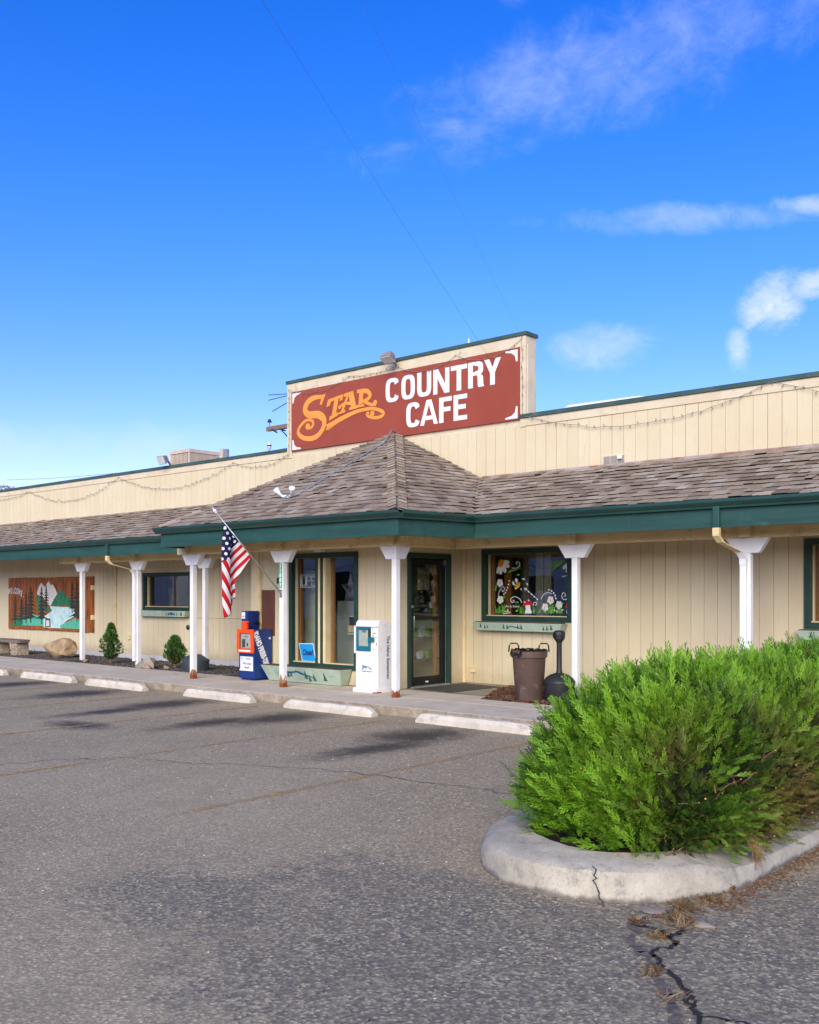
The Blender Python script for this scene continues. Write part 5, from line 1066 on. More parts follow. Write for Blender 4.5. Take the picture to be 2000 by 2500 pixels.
for x, y0, y1, w in ((250, 480, 930, 110), (350, 540, 920, 120), (430, 430, 930, 110), (510, 350, 925, 170), (690, 350, 950, 150), (765, 335, 720, 90), (1180, 300, 780, 110), (1255, 265, 940, 160), (1325, 450, 950, 110)):
    m = MB(); lay[0] += 1; n = 8
    m.xz([mu(x - 6, y1), mu(x + 6, y1), mu(x + 4, y0), mu(x - 4, y0)], my, .002 + lay[0] * .0005)
    for k in range(n):
        t = (k + .5) / n; yy = y0 + (y1 - y0) * .86 * t; ww = w * .72 * (t ** .8) * random.uniform(.75, 1.15) + 5; s = (y1 - y0) / n
        m.xz([mu(x, yy - s * .5), mu(x + ww * .5, yy + s * .05), mu(x + ww, yy + s * .55), mu(x + ww * .4, yy + s * .35), mu(x, yy + s * .6), mu(x - ww * .5, yy + s * .3), mu(x - ww * .95, yy + s * .5), mu(x - ww * .45, yy - s * .05)], my, .0022 + lay[0] * .0005 + .0002 * (k % 3))
    m.build('painted_pine', A['mdark'], mr)
for i, c in enumerate('WELCOME.'):
    t = i / 7; X, Z = mu(150 + 245 * t, 450 - 55 * math.sin(math.pi * (t * .8 + .15)) + 40 * t); text('letter', c, A['signwhite'], mr, Matrix.Translation((X, my - .012, Z)) @ WALLROT @ Matrix.Rotation(R(20 - 42 * t), 4, 'Z'), size=.225, offset=.005, sx=.58)
MB().bx(-22.6, -22.50, my - .02, WY - .0145, 1.02, 1.14).bx(-22.6, -22.50, my - .02, WY - .0145, 1.78, 1.9).build('hinge', A['jamb'], mr)
# ---- newspaper boxes
nb_ = tag(empty('newspaper_box', (-13.83, 11.6, .13)), 'navy blue newspaper box with orange framed window, IDAHO PRESS-TRIBUNE on its side', 'newspaper box', 'newspaper boxes on the walk')
MB().bx(-14.05, -13.62, 11.38, 11.80, .16, 1.04).bx(-14.02, -13.65, 11.42, 11.78, .13, .16).build('cabinet', A['navy'], nb_, bevel=.012)
MB().bx(-14.12, -13.94, 11.5, 11.76, 1.041, 1.37).build('coin_box', A['navy'], nb_, bevel=.008)
MB().bx(-13.939, -13.90, 11.66, 11.74, 1.13, 1.17).bx(-14.10, -13.96, 11.492, 11.4995, 1.08, 1.14).build('coin_lock', A['black'], nb_)
MB().bx(-14.11, -14.015, 11.496, 11.4995, 1.23, 1.35).build('price_card', A['signwhite'], nb_); MB().bx(-14.085, -14.03, 11.493, 11.4955, 1.265, 1.28).build('price_print', A['red'], nb_)
of = MB().bx(-14.06, -13.99, 11.335, 11.379, .62, 1.045).bx(-13.68, -13.61, 11.335, 11.379, .62, 1.045).bx(-13.99, -13.68, 11.335, 11.379, .62, .70).bx(-13.99, -13.68, 11.335, 11.379, .97, 1.045)
df = of.build('door', A['orange'], nb_, bevel=.01)
MB().prism([(-13.92, 11.34, 1.0455), (-13.79, 11.34, 1.0455), (-13.80, 11.34, 1.15), (-13.77, 11.34, 1.165), (-13.79, 11.34, 1.19), (-13.92, 11.34, 1.19), (-13.94, 11.34, 1.165), (-13.91, 11.34, 1.15)], (0, .06, 0)).build('handle', A['orange'], df, bevel=.012)
MB().bx(-13.985, -13.685, 11.366, 11.379, .705, .965).build('window_back', A['lampg'], df); MB().bx(-13.955, -13.69, 11.358, 11.3655, .705, .96).build('newspaper', A['paper'], df); MB().bx(-13.93, -13.84, 11.354, 11.3575, .72, .87).bx(-13.80, -13.76, 11.354, 11.3575, .74, .80).bx(-13.87, -13.76, 11.354, 11.3575, .905, .915).build('newspaper_print', A['print'], df)
MB().bx(-13.985, -13.685, 11.345, 11.349, .705, .965).build('pane', A['glass'], df)
MB().bx(-14.0, -13.67, 11.331, 11.3345, .645, .675).build('web_strip', A['signwhite'], df)
MB().bx(-14.0, -13.65, 11.374, 11.3795, .31, .555).bx(-14.01, -13.64, 11.366, 11.3735, .30, .325).build('card', A['signwhite'], nb_)
MB().prism([(-13.985, 11.372, .54), (-13.93, 11.372, .54), (-13.93, 11.372, .475), (-13.955, 11.372, .49)], (0, -.0015, 0)).build('card_map', simple('pale_teal_ink', srgb(150, 206, 200)), nb_)
for b_, z, s in (("We're Just", .43, .062), ('Better', .36, .062), ('IDAHO PRESS', .515, .026)): text('card_lettering', b_, A['print'], nb_, Matrix.Translation((-13.81 + (.03 if 'ID' in b_ else 0), 11.3715, z)) @ WALLROT, size=s, sx=.85)
SIDE = Matrix.Rotation(R(90), 4, 'Z') @ WALLROT      # text on a face that looks to +X
text('side_lettering', 'IDAHO PRESS-TRIBUNE', A['signwhite'], nb_, Matrix.Translation((-13.6185, 11.575, .60)) @ SIDE @ Matrix.Rotation(R(-66), 4, 'Z'), size=.15, offset=.012, sx=.56)
MB().bx(-13.6195, -13.617, 11.72, 11.76, .86, .90).build('sticker', A['lens'], nb_)
nw = tag(empty('newspaper_box', (-10.7, 11.4, .13)), 'white newspaper box with teal framed window, The Idaho Statesman on its side', 'newspaper box', 'newspaper boxes on the walk')
wx0, wx1, wy0, wy1 = -10.94, -10.46, 11.22, 11.62
MB().prism([(wx0, wy0, .2), (wx0, wy0, 1.18), (wx0, wy0 + .01, 1.225), (wx0, wy0 + .035, 1.255), (wx0, wy0 + .07, 1.268), (wx0, wy0 + .2, 1.262), (wx0, wy1, 1.12), (wx0, wy1, .2)], (wx1 - wx0, 0, 0)).build('cabinet', A['boxwhite'], nw, bevel=.008)
MB().prism([(wx0 - .02, wy0 - .05, .13), (wx0 - .02, wy0 - .05, .18), (wx0 - .02, wy0 - .03, .2), (wx0 - .02, wy0, .205), (wx0 - .02, wy1 + .01, .205), (wx0 - .02, wy1 + .01, .13)], (wx1 - wx0 + .03, 0, 0)).build('plinth', A['boxwhite'], nw, bevel=.006)
MB().bx(wx1 - .06, wx1 + .012, wy0 - .053, wy0 + .07, .131, .15).build('rust_patch', A['rust'], nw)
MB().bx(wx0 - .012, wx0 + .02, wy0 - .03, wy0 - .0005, .74, 1.18).bx(wx0 + .0205, wx1 - .0, wy0 - .006, wy0 - .0005, .735, .775).bx(wx0 - .005, wx1 + .003, wy0 - .03, wy0 + .05, 1.165, 1.18).build('hood', A['boxwhite'], nw, bevel=.004)
dt = MB().bx(wx0 + .03, wx0 + .07, wy0 - .025, wy0 - .0005, .78, 1.16).bx(wx0 + .29, wx0 + .335, wy0 - .025, wy0 - .0005, .78, 1.16).bx(wx0 + .0705, wx0 + .2895, wy0 - .025, wy0 - .0005, .78, .855).bx(wx0 + .0705, wx0 + .2895, wy0 - .025, wy0 - .0005, 1.115, 1.16).build('door', A['teal'], nw, bevel=.006)
MB().bx(wx0 + .3, wx0 + .43, wy0 - .045, wy0 - .026, .93, 1.0).build('handle', A['teal'], dt, bevel=.01); MB().bx(wx0 + .3, wx0 + .34, wy0 - .03, wy0 - .0255, 1.0, 1.13).build('slot', A['blackp'], dt)
MB().bx(wx0 + .07, wx0 + .29, wy0 - .006, wy0 - .0008, .855, 1.115).build('window_back', A['lens'], dt); MB().bx(wx0 + .1, wx0 + .285, wy0 - .012, wy0 - .0065, .86, 1.07).build('newspaper', A['paper'], dt); MB().bx(wx0 + .15, wx0 + .23, wy0 - .013, wy0 - .0065, 1.07, 1.11).build('clip', A['lampg'], dt)
MB().bx(wx0 + .07, wx0 + .29, wy0 - .02, wy0 - .0165, .855, 1.115).build('pane', A['glass'], dt)
cp = MB().bx(wx0 + .345, wx1 - .01, wy0 - .018, wy0 - .0008, 1.0, 1.15).build('coin_panel', A['boxwhite'], nw, bevel=.012); MB().bx(wx0 + .375, wx0 + .46, wy0 - .0205, wy0 - .0185, 1.06, 1.072).build('price_print', A['red'], cp)
MB().bx(wx0 + .38, wx0 + .395, wy0 - .022, wy0 - .0185, 1.125, 1.14).bx(wx0 + .385, wx0 + .41, wy0 - .022, wy0 - .0185, 1.02, 1.035).bx(wx0 + .445, wx0 + .455, wy0 - .006, wy0 - .0008, .875, .915).bx(wx0 + .39, wx0 + .405, wy0 - .006, wy0 - .0008, .80, .815).build('screw', A['ink'], nw)
fpn = MB().bx(wx0 + .08, wx0 + .42, wy0 - .008, wy0 - .0008, .36, .64).build('front_card', A['boxwhite'], nw, bevel=.004)
MB().prism([(wx0 + .15, wy0 - .0085, .56), (wx0 + .15, wy0 - .0085, .50), (wx0 + .12, wy0 - .0085, .49), (wx0 + .37, wy0 - .0085, .49), (wx0 + .33, wy0 - .0085, .52), (wx0 + .28, wy0 - .0085, .54)], (0, -.001, 0)).build('logo', simple('logo_slate', srgb(120, 150, 166), srgb(96, 128, 146), 20), fpn)
MB().prism([(wx0 + .17, wy0 - .0098, .492), (wx0 + .2, wy0 - .0098, .515), (wx0 + .235, wy0 - .0098, .50), (wx0 + .27, wy0 - .0098, .53), (wx0 + .33, wy0 - .0098, .493)], (0, -.001, 0)).build('logo', A['signwhite'], fpn)
text('card_lettering', 'The Idaho Statesman', A['ink'], fpn, Matrix.Translation((wx0 + .245, wy0 - .009, .462)) @ WALLROT, size=.034, sx=.8)
text('side_lettering', 'The Idaho Statesman', A['ink'], nw, Matrix.Translation((wx1 + .001, wy0 + .235, .68)) @ SIDE @ Matrix.Rotation(R(-90), 4, 'Z'), size=.088, offset=.001, sx=.92)
# ---- trash can, ash receptacle, mats
tc_ = tag(empty('trash_can', (-8.16, 12.0, .13)), 'brown round plastic trash can with looped handles in the mulch', 'trash can'); C0 = (-8.16, 12.0, .13)
MB().lathe([(.185, 0), (.2, .01), (.242, .615), (.245, .62), (.262, .625), (.268, .66), (.27, .725), (.262, .735), (.25, .73), (.235, .6), (.2, .2)], C0, 40).build('body', A['canp'], tc_, smooth='auto')
m = MB()
for k in range(46):
    a = 2 * math.pi * k / 46 ; a2 = 2 * math.pi * (k + 1) / 46; r0 = .252 + random.uniform(-.006, .012); zz = .13 + .735 + random.uniform(0, .018); z2 = .13 + .67 + random.uniform(-.05, .03) if math.cos(a - 3.6) > .3 else .13 + .725
    m.add([(C0[0] + .235 * math.cos(a), C0[1] + .235 * math.sin(a), .13 + .6), (C0[0] + .235 * math.cos(a2), C0[1] + .235 * math.sin(a2), .13 + .6), (C0[0] + r0 * math.cos(a2), C0[1] + r0 * math.sin(a2), zz), (C0[0] + r0 * math.cos(a), C0[1] + r0 * math.sin(a), zz), (C0[0] + (r0 + .028) * math.cos(a2), C0[1] + (r0 + .028) * math.sin(a2), z2), (C0[0] + (r0 + .028) * math.cos(a), C0[1] + (r0 + .028) * math.sin(a), z2)], [(0, 1, 2, 3), (3, 2, 4, 5)])
m.build('bin_liner', simple('black_liner', srgb(24, 24, 25), srgb(40, 40, 42), 30, .3), tc_, smooth=True)
for s, c_ in ((-1, Vector((-8.34, 11.87, .83))), (1, Vector((-7.99, 12.13, .83)))):
    t_ = Vector((.75, -.66, 0)) * .075
    t_ = Vector((.8, .55, 0)).normalized() * .075
    MB().tube([c_ - t_, c_ - t_ * .9 + Vector((0, 0, .09)), c_ - t_ * .6 + Vector((0, 0, .125)), c_ + t_ * .6 + Vector((0, 0, .125)), c_ + t_ * .9 + Vector((0, 0, .09)), c_ + t_], .011, 8).build('handle', A['blackp'], tc_, smooth=True)
dv = Vector((.45, -.89, 0)).normalized(); sv = Vector((.89, .45, 0))
pb = Vector((-8.16, 12.0, .13)) + dv * .196 + sv * -.05
MB().prism([pb + sv * -.075 + Vector((0, 0, .005)), pb + sv * .075 + Vector((0, 0, .005)), pb + sv * .055 + dv * .014 + Vector((0, 0, .19)), pb + sv * -.055 + dv * .014 + Vector((0, 0, .19))], dv * .012).build('grip_recess', A['canp'], tc_, bevel=.006)
ar = tag(empty('ash_receptacle', (-7.72, 12.12, .13)), 'black plastic smoking receptacle with tall neck beside the trash can', 'ash bin')
C1 = (-7.72, 12.12, .13)
MB().lathe([(.2, 0), (.21, .02), (.222, .26), (.228, .265), (.228, .29), (.222, .3), (.19, .345), (.13, .385), (.07, .405), (.05, .41)], C1, 36).build('base', A['blackp'], ar, smooth='auto')
MB().lathe([(.052, .4), (.04, .45), (.038, .83), (.048, .87), (.07, .89)], C1, 20).build('neck', A['blackp'], ar, smooth='auto')
MB().lathe([(.05, .86), (.082, .9), (.092, .96), (.088, 1.0), (.06, 1.02), (.01, 1.025)], C1, 8).build('head', A['blackp'], ar, bevel=.01)
hd_ = Vector((.35, -.93, 0)).normalized(); MB().lathe([(.036, 0), (.036, .012), (.024, .014), (.024, .001)], Vector(C1) + Vector((0, 0, .95)) + Vector((-.02, -.085, 0)), 16, ax=(-.25, -.97, 0)).build('mouth', A['dark'], ar)
tag(MB().prism([(-10.45, 12.03, .134), (-9.62, 11.98, .134), (-9.58, 13.25, .134), (-10.44, 13.38, .134)], (0, 0, .011)).build('door_mat', A['rubber'], bevel=.004), 'dark rubber mat at the glass entry door', 'mat', 'mats on the walk')
tag(MB().prism([(-15.0, 11.75, .134), (-14.25, 11.7, .134), (-14.25, 12.6, .134), (-15.0, 12.65, .134)], (0, 0, .011)).build('door_mat', A['rubber'], bevel=.004), 'dark rubber mat behind the blue newspaper box', 'mat', 'mats on the walk')
# ---- wheel stops
STOPS = [(-21.45, -19.62, 'concrete wheel stop cut off by the left edge of the view'), (-18.92, -16.98, 'concrete wheel stop opposite the tan boulder'), (-16.47, -14.63, 'concrete wheel stop opposite the grey boulder and round shrub'), (-13.48, -11.78, 'concrete wheel stop in front of the blue newspaper box'), (-10.98, -9.2, 'concrete wheel stop in front of the white newspaper box'), (-8.42, -6.6, 'concrete wheel stop nearest the juniper hedge')]
for i, (a, b, lab) in enumerate(STOPS):
    bm = bmesh.new(); n = 26; rows = []
    for k in range(n + 1):
        t = k / n; x = a + (b - a) * t; e = min(t, 1 - t) * (b - a); f = min(1, e / .12); hh = .062 + .062 * f ** .6; wb_, wt_ = .085, .05
        y = 9.80 + (i % 2) * .02; prof = [(-wb_, 0), (-wb_ * .96, hh * .55), (-wt_, hh), (wt_, hh), (wb_ * .96, hh * .55), (wb_, 0)]
        if f < 1: prof = [(u * (.8 + .2 * f), v) for u, v in prof]
        rows.append([bm.verts.new((x + mnoise.noise(Vector((x * 9, u * 30, v * 30))) * .006, y + u + mnoise.noise(Vector((x * 11, u * 20, v * 40 + 5))) * .008, max(-.005, v + (mnoise.noise(Vector((x * 8, u * 25 + 9, v * 30))) * .008 - (max(0, mnoise.noise(Vector((x * 6, u * 40, i))) - .35) * .06) if v > .01 else 0)))) for u, v in prof])
    for r1, r2 in zip(rows, rows[1:]):
        for q in range(5): bm.faces.new((r1[q], r2[q], r2[q + 1], r1[q + 1]))
    bm.faces.new(rows[0]); bm.faces.new(rows[-1][::-1]); bmesh.ops.recalc_face_normals(bm, faces=bm.faces)
    me = bpy.data.meshes.new('wheel_stop'); bm.to_mesh(me); bm.free(); me.materials.append(A['stop'])
    o = bpy.data.objects.new('wheel_stop', me); col.objects.link(o); o.rotation_euler = (0, 0, 0); tag(o, lab, 'wheel stop', 'wheel stops along the walk')
# ---- boulders, stones, bench
def rock(name, c, s, mat, seed, lab, cat='boulder', grp='stones in the gravel bed', sub=4, cuts=11):
    bm = bmesh.new(); bmesh.ops.create_icosphere(bm, subdivisions=sub, radius=1); rnd = random.Random(seed)
    pl_ = [(Vector((rnd.gauss(0, 1), rnd.gauss(0, 1), rnd.gauss(.2, .8))).normalized(), rnd.uniform(.42, .72)) for _ in range(cuts)]
    for v in bm.verts:
        p = v.co.copy()
        for n, d in pl_:
            k = p.dot(n)
            if k > d: p -= n * (k - d) * .92
        p *= 1 + .10 * mnoise.noise(p * 2.1 + Vector((seed, 0, 0))) + .04 * mnoise.noise(p * 6 + Vector((seed, 3, 0)))
        v.co = Vector((p.x * s[0], p.y * s[1], max(p.z, -.6) * s[2]))
    me = bpy.data.meshes.new(name); bm.to_mesh(me); bm.free(); me.materials.append(mat)
    o = bpy.data.objects.new(name, me); col.objects.link(o); o.location = c; o.modifiers.new('e', 'EDGE_SPLIT').split_angle = R(22); me.polygons.foreach_set('use_smooth', [True] * len(me.polygons))
    return tag(o, lab, cat, grp)
rock('boulder', (-22.35, 12.55, .30), (.52, .42, .33), A['rock1'], 4, 'large tan boulder beside the stone bench')
rock('boulder', (-17.85, 12.02, .19), (.36, .22, .19), A['rock2'], 9, 'low grey boulder between the two small conifers')
rock('stone', (-17.62, 11.86, .14), (.13, .07, .07), A['rockr'], 12, 'small reddish stone in front of the grey boulder', 'stone'); rock('stone', (-17.25, 12.05, .15), (.08, .06, .05), A['rock1'], 15, 'small tan stone right of the grey boulder', 'stone')
rock('stone', (-20.6, 12.2, .13), (.14, .1, .06), A['rock1'], 19, 'flat tan stone near the first small conifer', 'stone')
bn = tag(empty('stone_bench', (-24.6, 12.4, .13)), 'rough stone slab bench on pebbled legs at the left edge', 'bench')
bm = bmesh.new(); N_ = 40; top = []; bot = []
for k in range(N_):
    a = 2 * math.pi * k / N_; u = math.copysign(abs(math.cos(a)) ** .5, math.cos(a)); v_ = math.copysign(abs(math.sin(a)) ** .5, math.sin(a)); w = 1 + .05 * mnoise.noise(Vector((u * 3, v_ * 3, 1)))
    top.append(bm.verts.new((-24.75 + .85 * u * w, 12.45 + .24 * v_ * w, .50 + .008 * mnoise.noise(Vector((u * 4, v_ * 4, 5)))))); bot.append(bm.verts.new((-24.75 + .82 * u * w, 12.45 + .22 * v_ * w, .43 + .02 * mnoise.noise(Vector((u * 5, v_ * 5, 9))))))
bm.faces.new(top); bm.faces.new(bot[::-1])
for k in range(N_): bm.faces.new((top[k], bot[k], bot[(k + 1) % N_], top[(k + 1) % N_]))
bmesh.ops.recalc_face_normals(bm, faces=bm.faces)
me = bpy.data.meshes.new('seat'); bm.to_mesh(me); bm.free(); me.materials.append(A['stonebench']); o = bpy.data.objects.new('seat', me); col.objects.link(o); o.parent = bn; o.matrix_parent_inverse = world_of(bn).inverted()
for x in (-25.2, -24.2):
    l_ = MB().prism([(x - .16, 12.28, .09), (x + .16, 12.28, .09), (x + .13, 12.28, .428), (x - .13, 12.28, .428)], (0, .36, 0)).build('leg', A['cobble'], bn, bevel=.03)
    m = MB()
    for k in range(46): 
        px, pz = x + random.uniform(-.13, .13), random.uniform(.12, .41); m.lathe([(.004, -.014), (.02, -.008), (.024, 0), (.018, .01), (.004, .014)], (px, 12.277, pz), 6, ax=(random.gauss(0, .2), -1, random.gauss(0, .2)))
    tag(m.build('pebble', A['cobble'], l_), kind='stuff')
dm = tag(empty('utility_cover', (-16.5, 12.2, .13)), 'dark slate plastic domed utility cover behind the porch post', 'cover')
MB().lathe([(.27, 0), (.275, .2), (.28, .2), (.28, .23), (.27, .24), (.2, .31), (.1, .345), (.01, .355)], (-16.5, 12.25, .1), 28).build('dome', A['slatep'], dm, smooth='auto')
# ---- leafy sprays: one flat-branched twig repeated by numpy
def spray_template(nb, ln, lw, ang=42, droop=.0):
    V = []; F = []
    def leaf(p, d, up_, l, w):
        n = len(V); s = d.cross(up_).normalized(); V.extend([p, p + d * l * .45 + s * w / 2, p + d * l, p + d * l * .45 - s * w / 2]); F.append((n, n + 1, n + 2, n + 3))
    leaf(Vector((0, 0, 0)), Vector((0, 1, 0)), Vector((0, 0, 1)), 1, .05)
    for k in range(nb):
        t = .12 + .82 * k / nb; s = 1 if k % 2 else -1; l = ln * (1 - t * .62) * random.uniform(.8, 1.2); a = R(ang + random.gauss(0, 7)); d = Vector((s * math.sin(a), math.cos(a), random.gauss(.12, .22))).normalized()
        leaf(Vector((0, t, 0)), d, Vector((random.gauss(0, .3), 0, 1)), l, lw)
        leaf(Vector((0, t, 0)) + d * l * .4, Vector((d.x * .45, d.y + .25, d.z + random.gauss(0, .3))).normalized(), Vector((0, .2, 1)), l * .6, lw * .85)
    return np.array([tuple(p) for p in V]), np.array(F)
def scatter(name, mat, pts, dirs, ups, sizes, tint, dry, tmpl, parent=None):
    n = len(pts); VV = []; FF = []; off = 0; T = []; D = []
    which = rng.integers(0, len(tmpl), n)
    for w, (tv, tf) in enumerate(tmpl):
        ix = np.where(which == w)[0]
        if not len(ix): continue
        d = dirs[ix] / np.linalg.norm(dirs[ix], axis=1, keepdims=True); s = np.cross(d, ups[ix]); s /= np.linalg.norm(s, axis=1, keepdims=True) + 1e-9; u = np.cross(s, d)
        B = np.stack([s, d, u], axis=2)             # columns
        W = np.einsum('nij,kj->nki', B, tv) * sizes[ix][:, None, None] + pts[ix][:, None, :]
        k = len(tv); VV.append(W.reshape(-1, 3)); FF.append((tf[None] + (np.arange(len(ix)) * k)[:, None, None] + off).reshape(-1, 4)); off += len(ix) * k
        T.append(np.repeat(tint[ix], k)); D.append(np.repeat(dry[ix], k))
    V = np.concatenate(VV); F = np.concatenate(FF); T = np.concatenate(T); D = np.concatenate(D)
    me = bpy.data.meshes.new(name); me.vertices.add(len(V)); me.vertices.foreach_set('co', V.ravel()); me.loops.add(F.size); me.loops.foreach_set('vertex_index', F.ravel())
    me.polygons.add(len(F)); me.polygons.foreach_set('loop_start', np.arange(len(F)) * 4); me.polygons.foreach_set('loop_total', np.full(len(F), 4)); me.update(calc_edges=True)
    for nm, arr in (('tint', T), ('dry', D)): at = me.attributes.new(nm, 'FLOAT', 'POINT'); at.data.foreach_set('value', arr.astype(np.float32))
    me.materials.append(mat); o = bpy.data.objects.new(name, me); col.objects.link(o)
    if parent: o.parent = parent; o.matrix_parent_inverse = world_of(parent).inverted()
    return o
# ---- the juniper hedge
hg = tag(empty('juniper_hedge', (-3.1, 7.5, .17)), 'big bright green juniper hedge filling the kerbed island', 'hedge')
HX, HA, HH, HY0, HY1, CAP = -3.02, .72, .87, 5.08, 9.7, 1.4
def hedge_pt(y_or_th, ph, cap):
    n = 2.9
    if cap: th = y_or_th; y = HY0 + CAP - CAP * math.sin(th); sx = max(0., math.cos(th)) ** .55; sz = max(0., 1 - max(0, (HY0 + .95 - y) / .95) ** 2.4) ** (1 / 2.4)
    else: y = y_or_th; sx = sz = 1
    c_, s_ = math.cos(ph), math.sin(ph); base = .15
    x = HX + .04 * (1 - sx) + HA * (1 if c_ < 0 else 1.05) * sx * math.copysign(abs(c_) ** (2 / n if c_ < 0 else 2 / 3.4), c_); z = base + HH * sz * abs(s_) ** (2 / n)
    w = mnoise.noise(Vector((x * 1.9, y * 1.9, z * 1.9))) * .12 + mnoise.noise(Vector((x * 5, y * 5, z * 5))) * .07
    return Vector((x, y, z)), w
def hedge_sample(n):
    P = []; Nn = []
    while len(P) < n:
        cap = random.random() < .42
        q = random.uniform(0, math.pi / 2) if cap else random.uniform(HY0 + CAP, HY1); ph = random.uniform(.0, math.pi)
        p, w = hedge_pt(q, ph, cap); e = 1e-3
        a = hedge_pt(q + e, ph, cap)[0] - p; b = hedge_pt(q, ph + e, cap)[0] - p; nn = a.cross(b)
        if nn.length < 1e-12: continue
        area = nn.length / e / e
        if random.random() > min(1, area / (1.6 if not cap else 1.9)): continue
        nn.normalize(); c = Vector((HX, max(p.y, HY0 + CAP), .4))
        if nn.dot(p - c) < 0: nn = -nn
        P.append(p + nn * w); Nn.append(nn)
    return P, Nn
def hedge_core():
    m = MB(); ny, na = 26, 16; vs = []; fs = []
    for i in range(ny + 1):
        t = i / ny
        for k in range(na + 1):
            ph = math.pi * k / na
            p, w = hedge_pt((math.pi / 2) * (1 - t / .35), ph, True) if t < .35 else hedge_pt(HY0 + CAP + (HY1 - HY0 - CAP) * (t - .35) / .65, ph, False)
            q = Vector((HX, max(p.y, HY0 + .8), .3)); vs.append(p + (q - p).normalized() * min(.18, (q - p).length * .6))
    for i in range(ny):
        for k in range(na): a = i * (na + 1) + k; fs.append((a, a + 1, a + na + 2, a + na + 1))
    return m.add(vs, fs).build('inner_shade_core', A['hedgecore'], hg, smooth=True)  # near-black shell, paints the shade seen in gaps between sprays
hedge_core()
tm = [spray_template(17, .34, .042, 33) for _ in range(7)]
NT_ = 3900; PER = 5; NS = NT_ * PER
P, Nn = hedge_sample(NT_ - 620)
for _ in range(620):      # low skirt of shoots lying over the kerb
    q = random.uniform(-.15, 3.9); a = q
    if q < 1.9: a = -q / 1.9 * math.pi * 1.0; x_, y_ = HX + .66 * math.cos(a), 5.62 + .56 * math.sin(a)
    elif q < 2.5: x_, y_ = HX - .68, random.uniform(5.6, 9)
    else: x_, y_ = HX + .74, random.uniform(5.4, 8)
    n_ = Vector((x_ - HX, min(0, y_ - 5.62), 0)).normalized(); P.append(Vector((x_, y_, random.uniform(.15, .40) if q > 2.5 else random.uniform(.22, .42)))); Nn.append((n_ + Vector((0, 0, -.25))).normalized())
tp = np.array([tuple(p) for p in P]); tn = np.array([tuple(q) for q in Nn])
tside = np.clip(tn[:, 0], 0, 1) * np.clip(1.3 - tp[:, 2], .2, 1)           # clipped right-hand face
tdir = tn * (.5 + .35 * tside[:, None]) + np.array([-.30, -.04, .62]) * (1 - .6 * tside[:, None]) + rng.normal(0, .2, (NT_, 3)); tdir /= np.linalg.norm(tdir, axis=1, keepdims=True)
tdepth = rng.random(NT_) ** 1.6
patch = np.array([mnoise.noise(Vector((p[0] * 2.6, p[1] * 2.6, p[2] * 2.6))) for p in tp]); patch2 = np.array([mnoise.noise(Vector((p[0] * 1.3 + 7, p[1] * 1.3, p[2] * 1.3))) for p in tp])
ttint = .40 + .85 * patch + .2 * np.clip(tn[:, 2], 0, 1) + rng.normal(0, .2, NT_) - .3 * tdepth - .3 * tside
tdry = np.clip(tside * (.6 + 1.0 * patch2) + .3 * (patch2 > .25) * rng.random(NT_) * (tp[:, 2] < .75) + (rng.random(NT_) < .012) * .7, 0, .85)
ix = np.repeat(np.arange(NT_), PER); k5 = np.tile(np.arange(PER), NT_)
pts = tp[ix] - tn[ix] * (.10 + .2 * tdepth[ix])[:, None] + tdir[ix] * (.035 * k5)[:, None] + rng.normal(0, .028, (NS, 3))
dirs = tdir[ix] + rng.normal(0, .26, (NS, 3)); ups = tn[ix] + rng.normal(0, .4, (NS, 3))
sizes = rng.uniform(.12, .21, NS) * (1 - .42 * tside[ix]) * (1 + .25 * np.clip(tn[ix, 2], 0, 1))
tint = np.clip(ttint[ix] + rng.normal(0, .12, NS) + .07 * k5, 0, 1); dry = np.clip(tdry[ix] * rng.uniform(.5, 1.2, NS), 0, .9)
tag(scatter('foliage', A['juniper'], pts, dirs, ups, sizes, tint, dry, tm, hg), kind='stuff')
# long leaders standing out of the outline
NL = 320; P, Nn = hedge_sample(NL); pl_ = np.array([tuple(p) for p in P]); nl = np.array([tuple(q) for q in Nn]); keep = (nl[:, 0] < .45); pl_, nl = pl_[keep], nl[keep]; k = len(pl_)
tag(scatter('leader_shoots', A['juniper'], pl_ - nl * .08, nl * .5 + np.array([-.35, -.05, .6]) + rng.normal(0, .22, (k, 3)), nl + rng.normal(0, .3, (k, 3)), rng.uniform(.17, .28, k), np.clip(rng.normal(.75, .2, k), 0, 1), np.zeros(k), [spray_template(18, .22, .034, 32) for _ in range(3)], hg), kind='stuff')
m = MB(); mt = MB()
P, Nn = hedge_sample(1000); cnt = 0
for p, n in zip(P, Nn):
    right = n.x > .5
    if not right and random.random() > .2: continue
    if p.z > 1.05: continue
    d = (n * random.uniform(.2, .8) + Vector((random.gauss(0, .6), random.gauss(0, .6), random.uniform(-.2, .9)))).normalized(); L_ = random.uniform(.03, .1); r = random.uniform(.0025, .0055); a = p - n * .05
    pth = [a - d * L_ * .5, a + d * L_ * .3 + Vector((0, 0, random.gauss(0, .01))), a + d * L_ * .7]; m.tube(pth, [r * 1.3, r, r * .8], 5)
    if random.random() < .45: mt.tube([pth[-1], pth[-1] + d * .005], r * 1.25, 6)
tag(m.build('twig', A['bark'], hg), kind='stuff'); tag(mt.build('cut_twig_end', A['cutwood'], hg), kind='stuff')
m = MB()
for k in range(14): 
    b = Vector((-2.33, 5.72, .27)); m.tube([b + Vector((random.gauss(0, .02), random.gauss(0, .03), 0)), b + Vector((.05, random.gauss(0, .05), -.06)), b + Vector((.075 + random.gauss(0, .015), random.gauss(-.02, .06), -.15 - random.random() * .07))], [.003, .005, .0015], 4)
m.build('dead_spray', simple('dead_needles', srgb(164, 122, 88), srgb(128, 92, 66), 30, .9), hg)
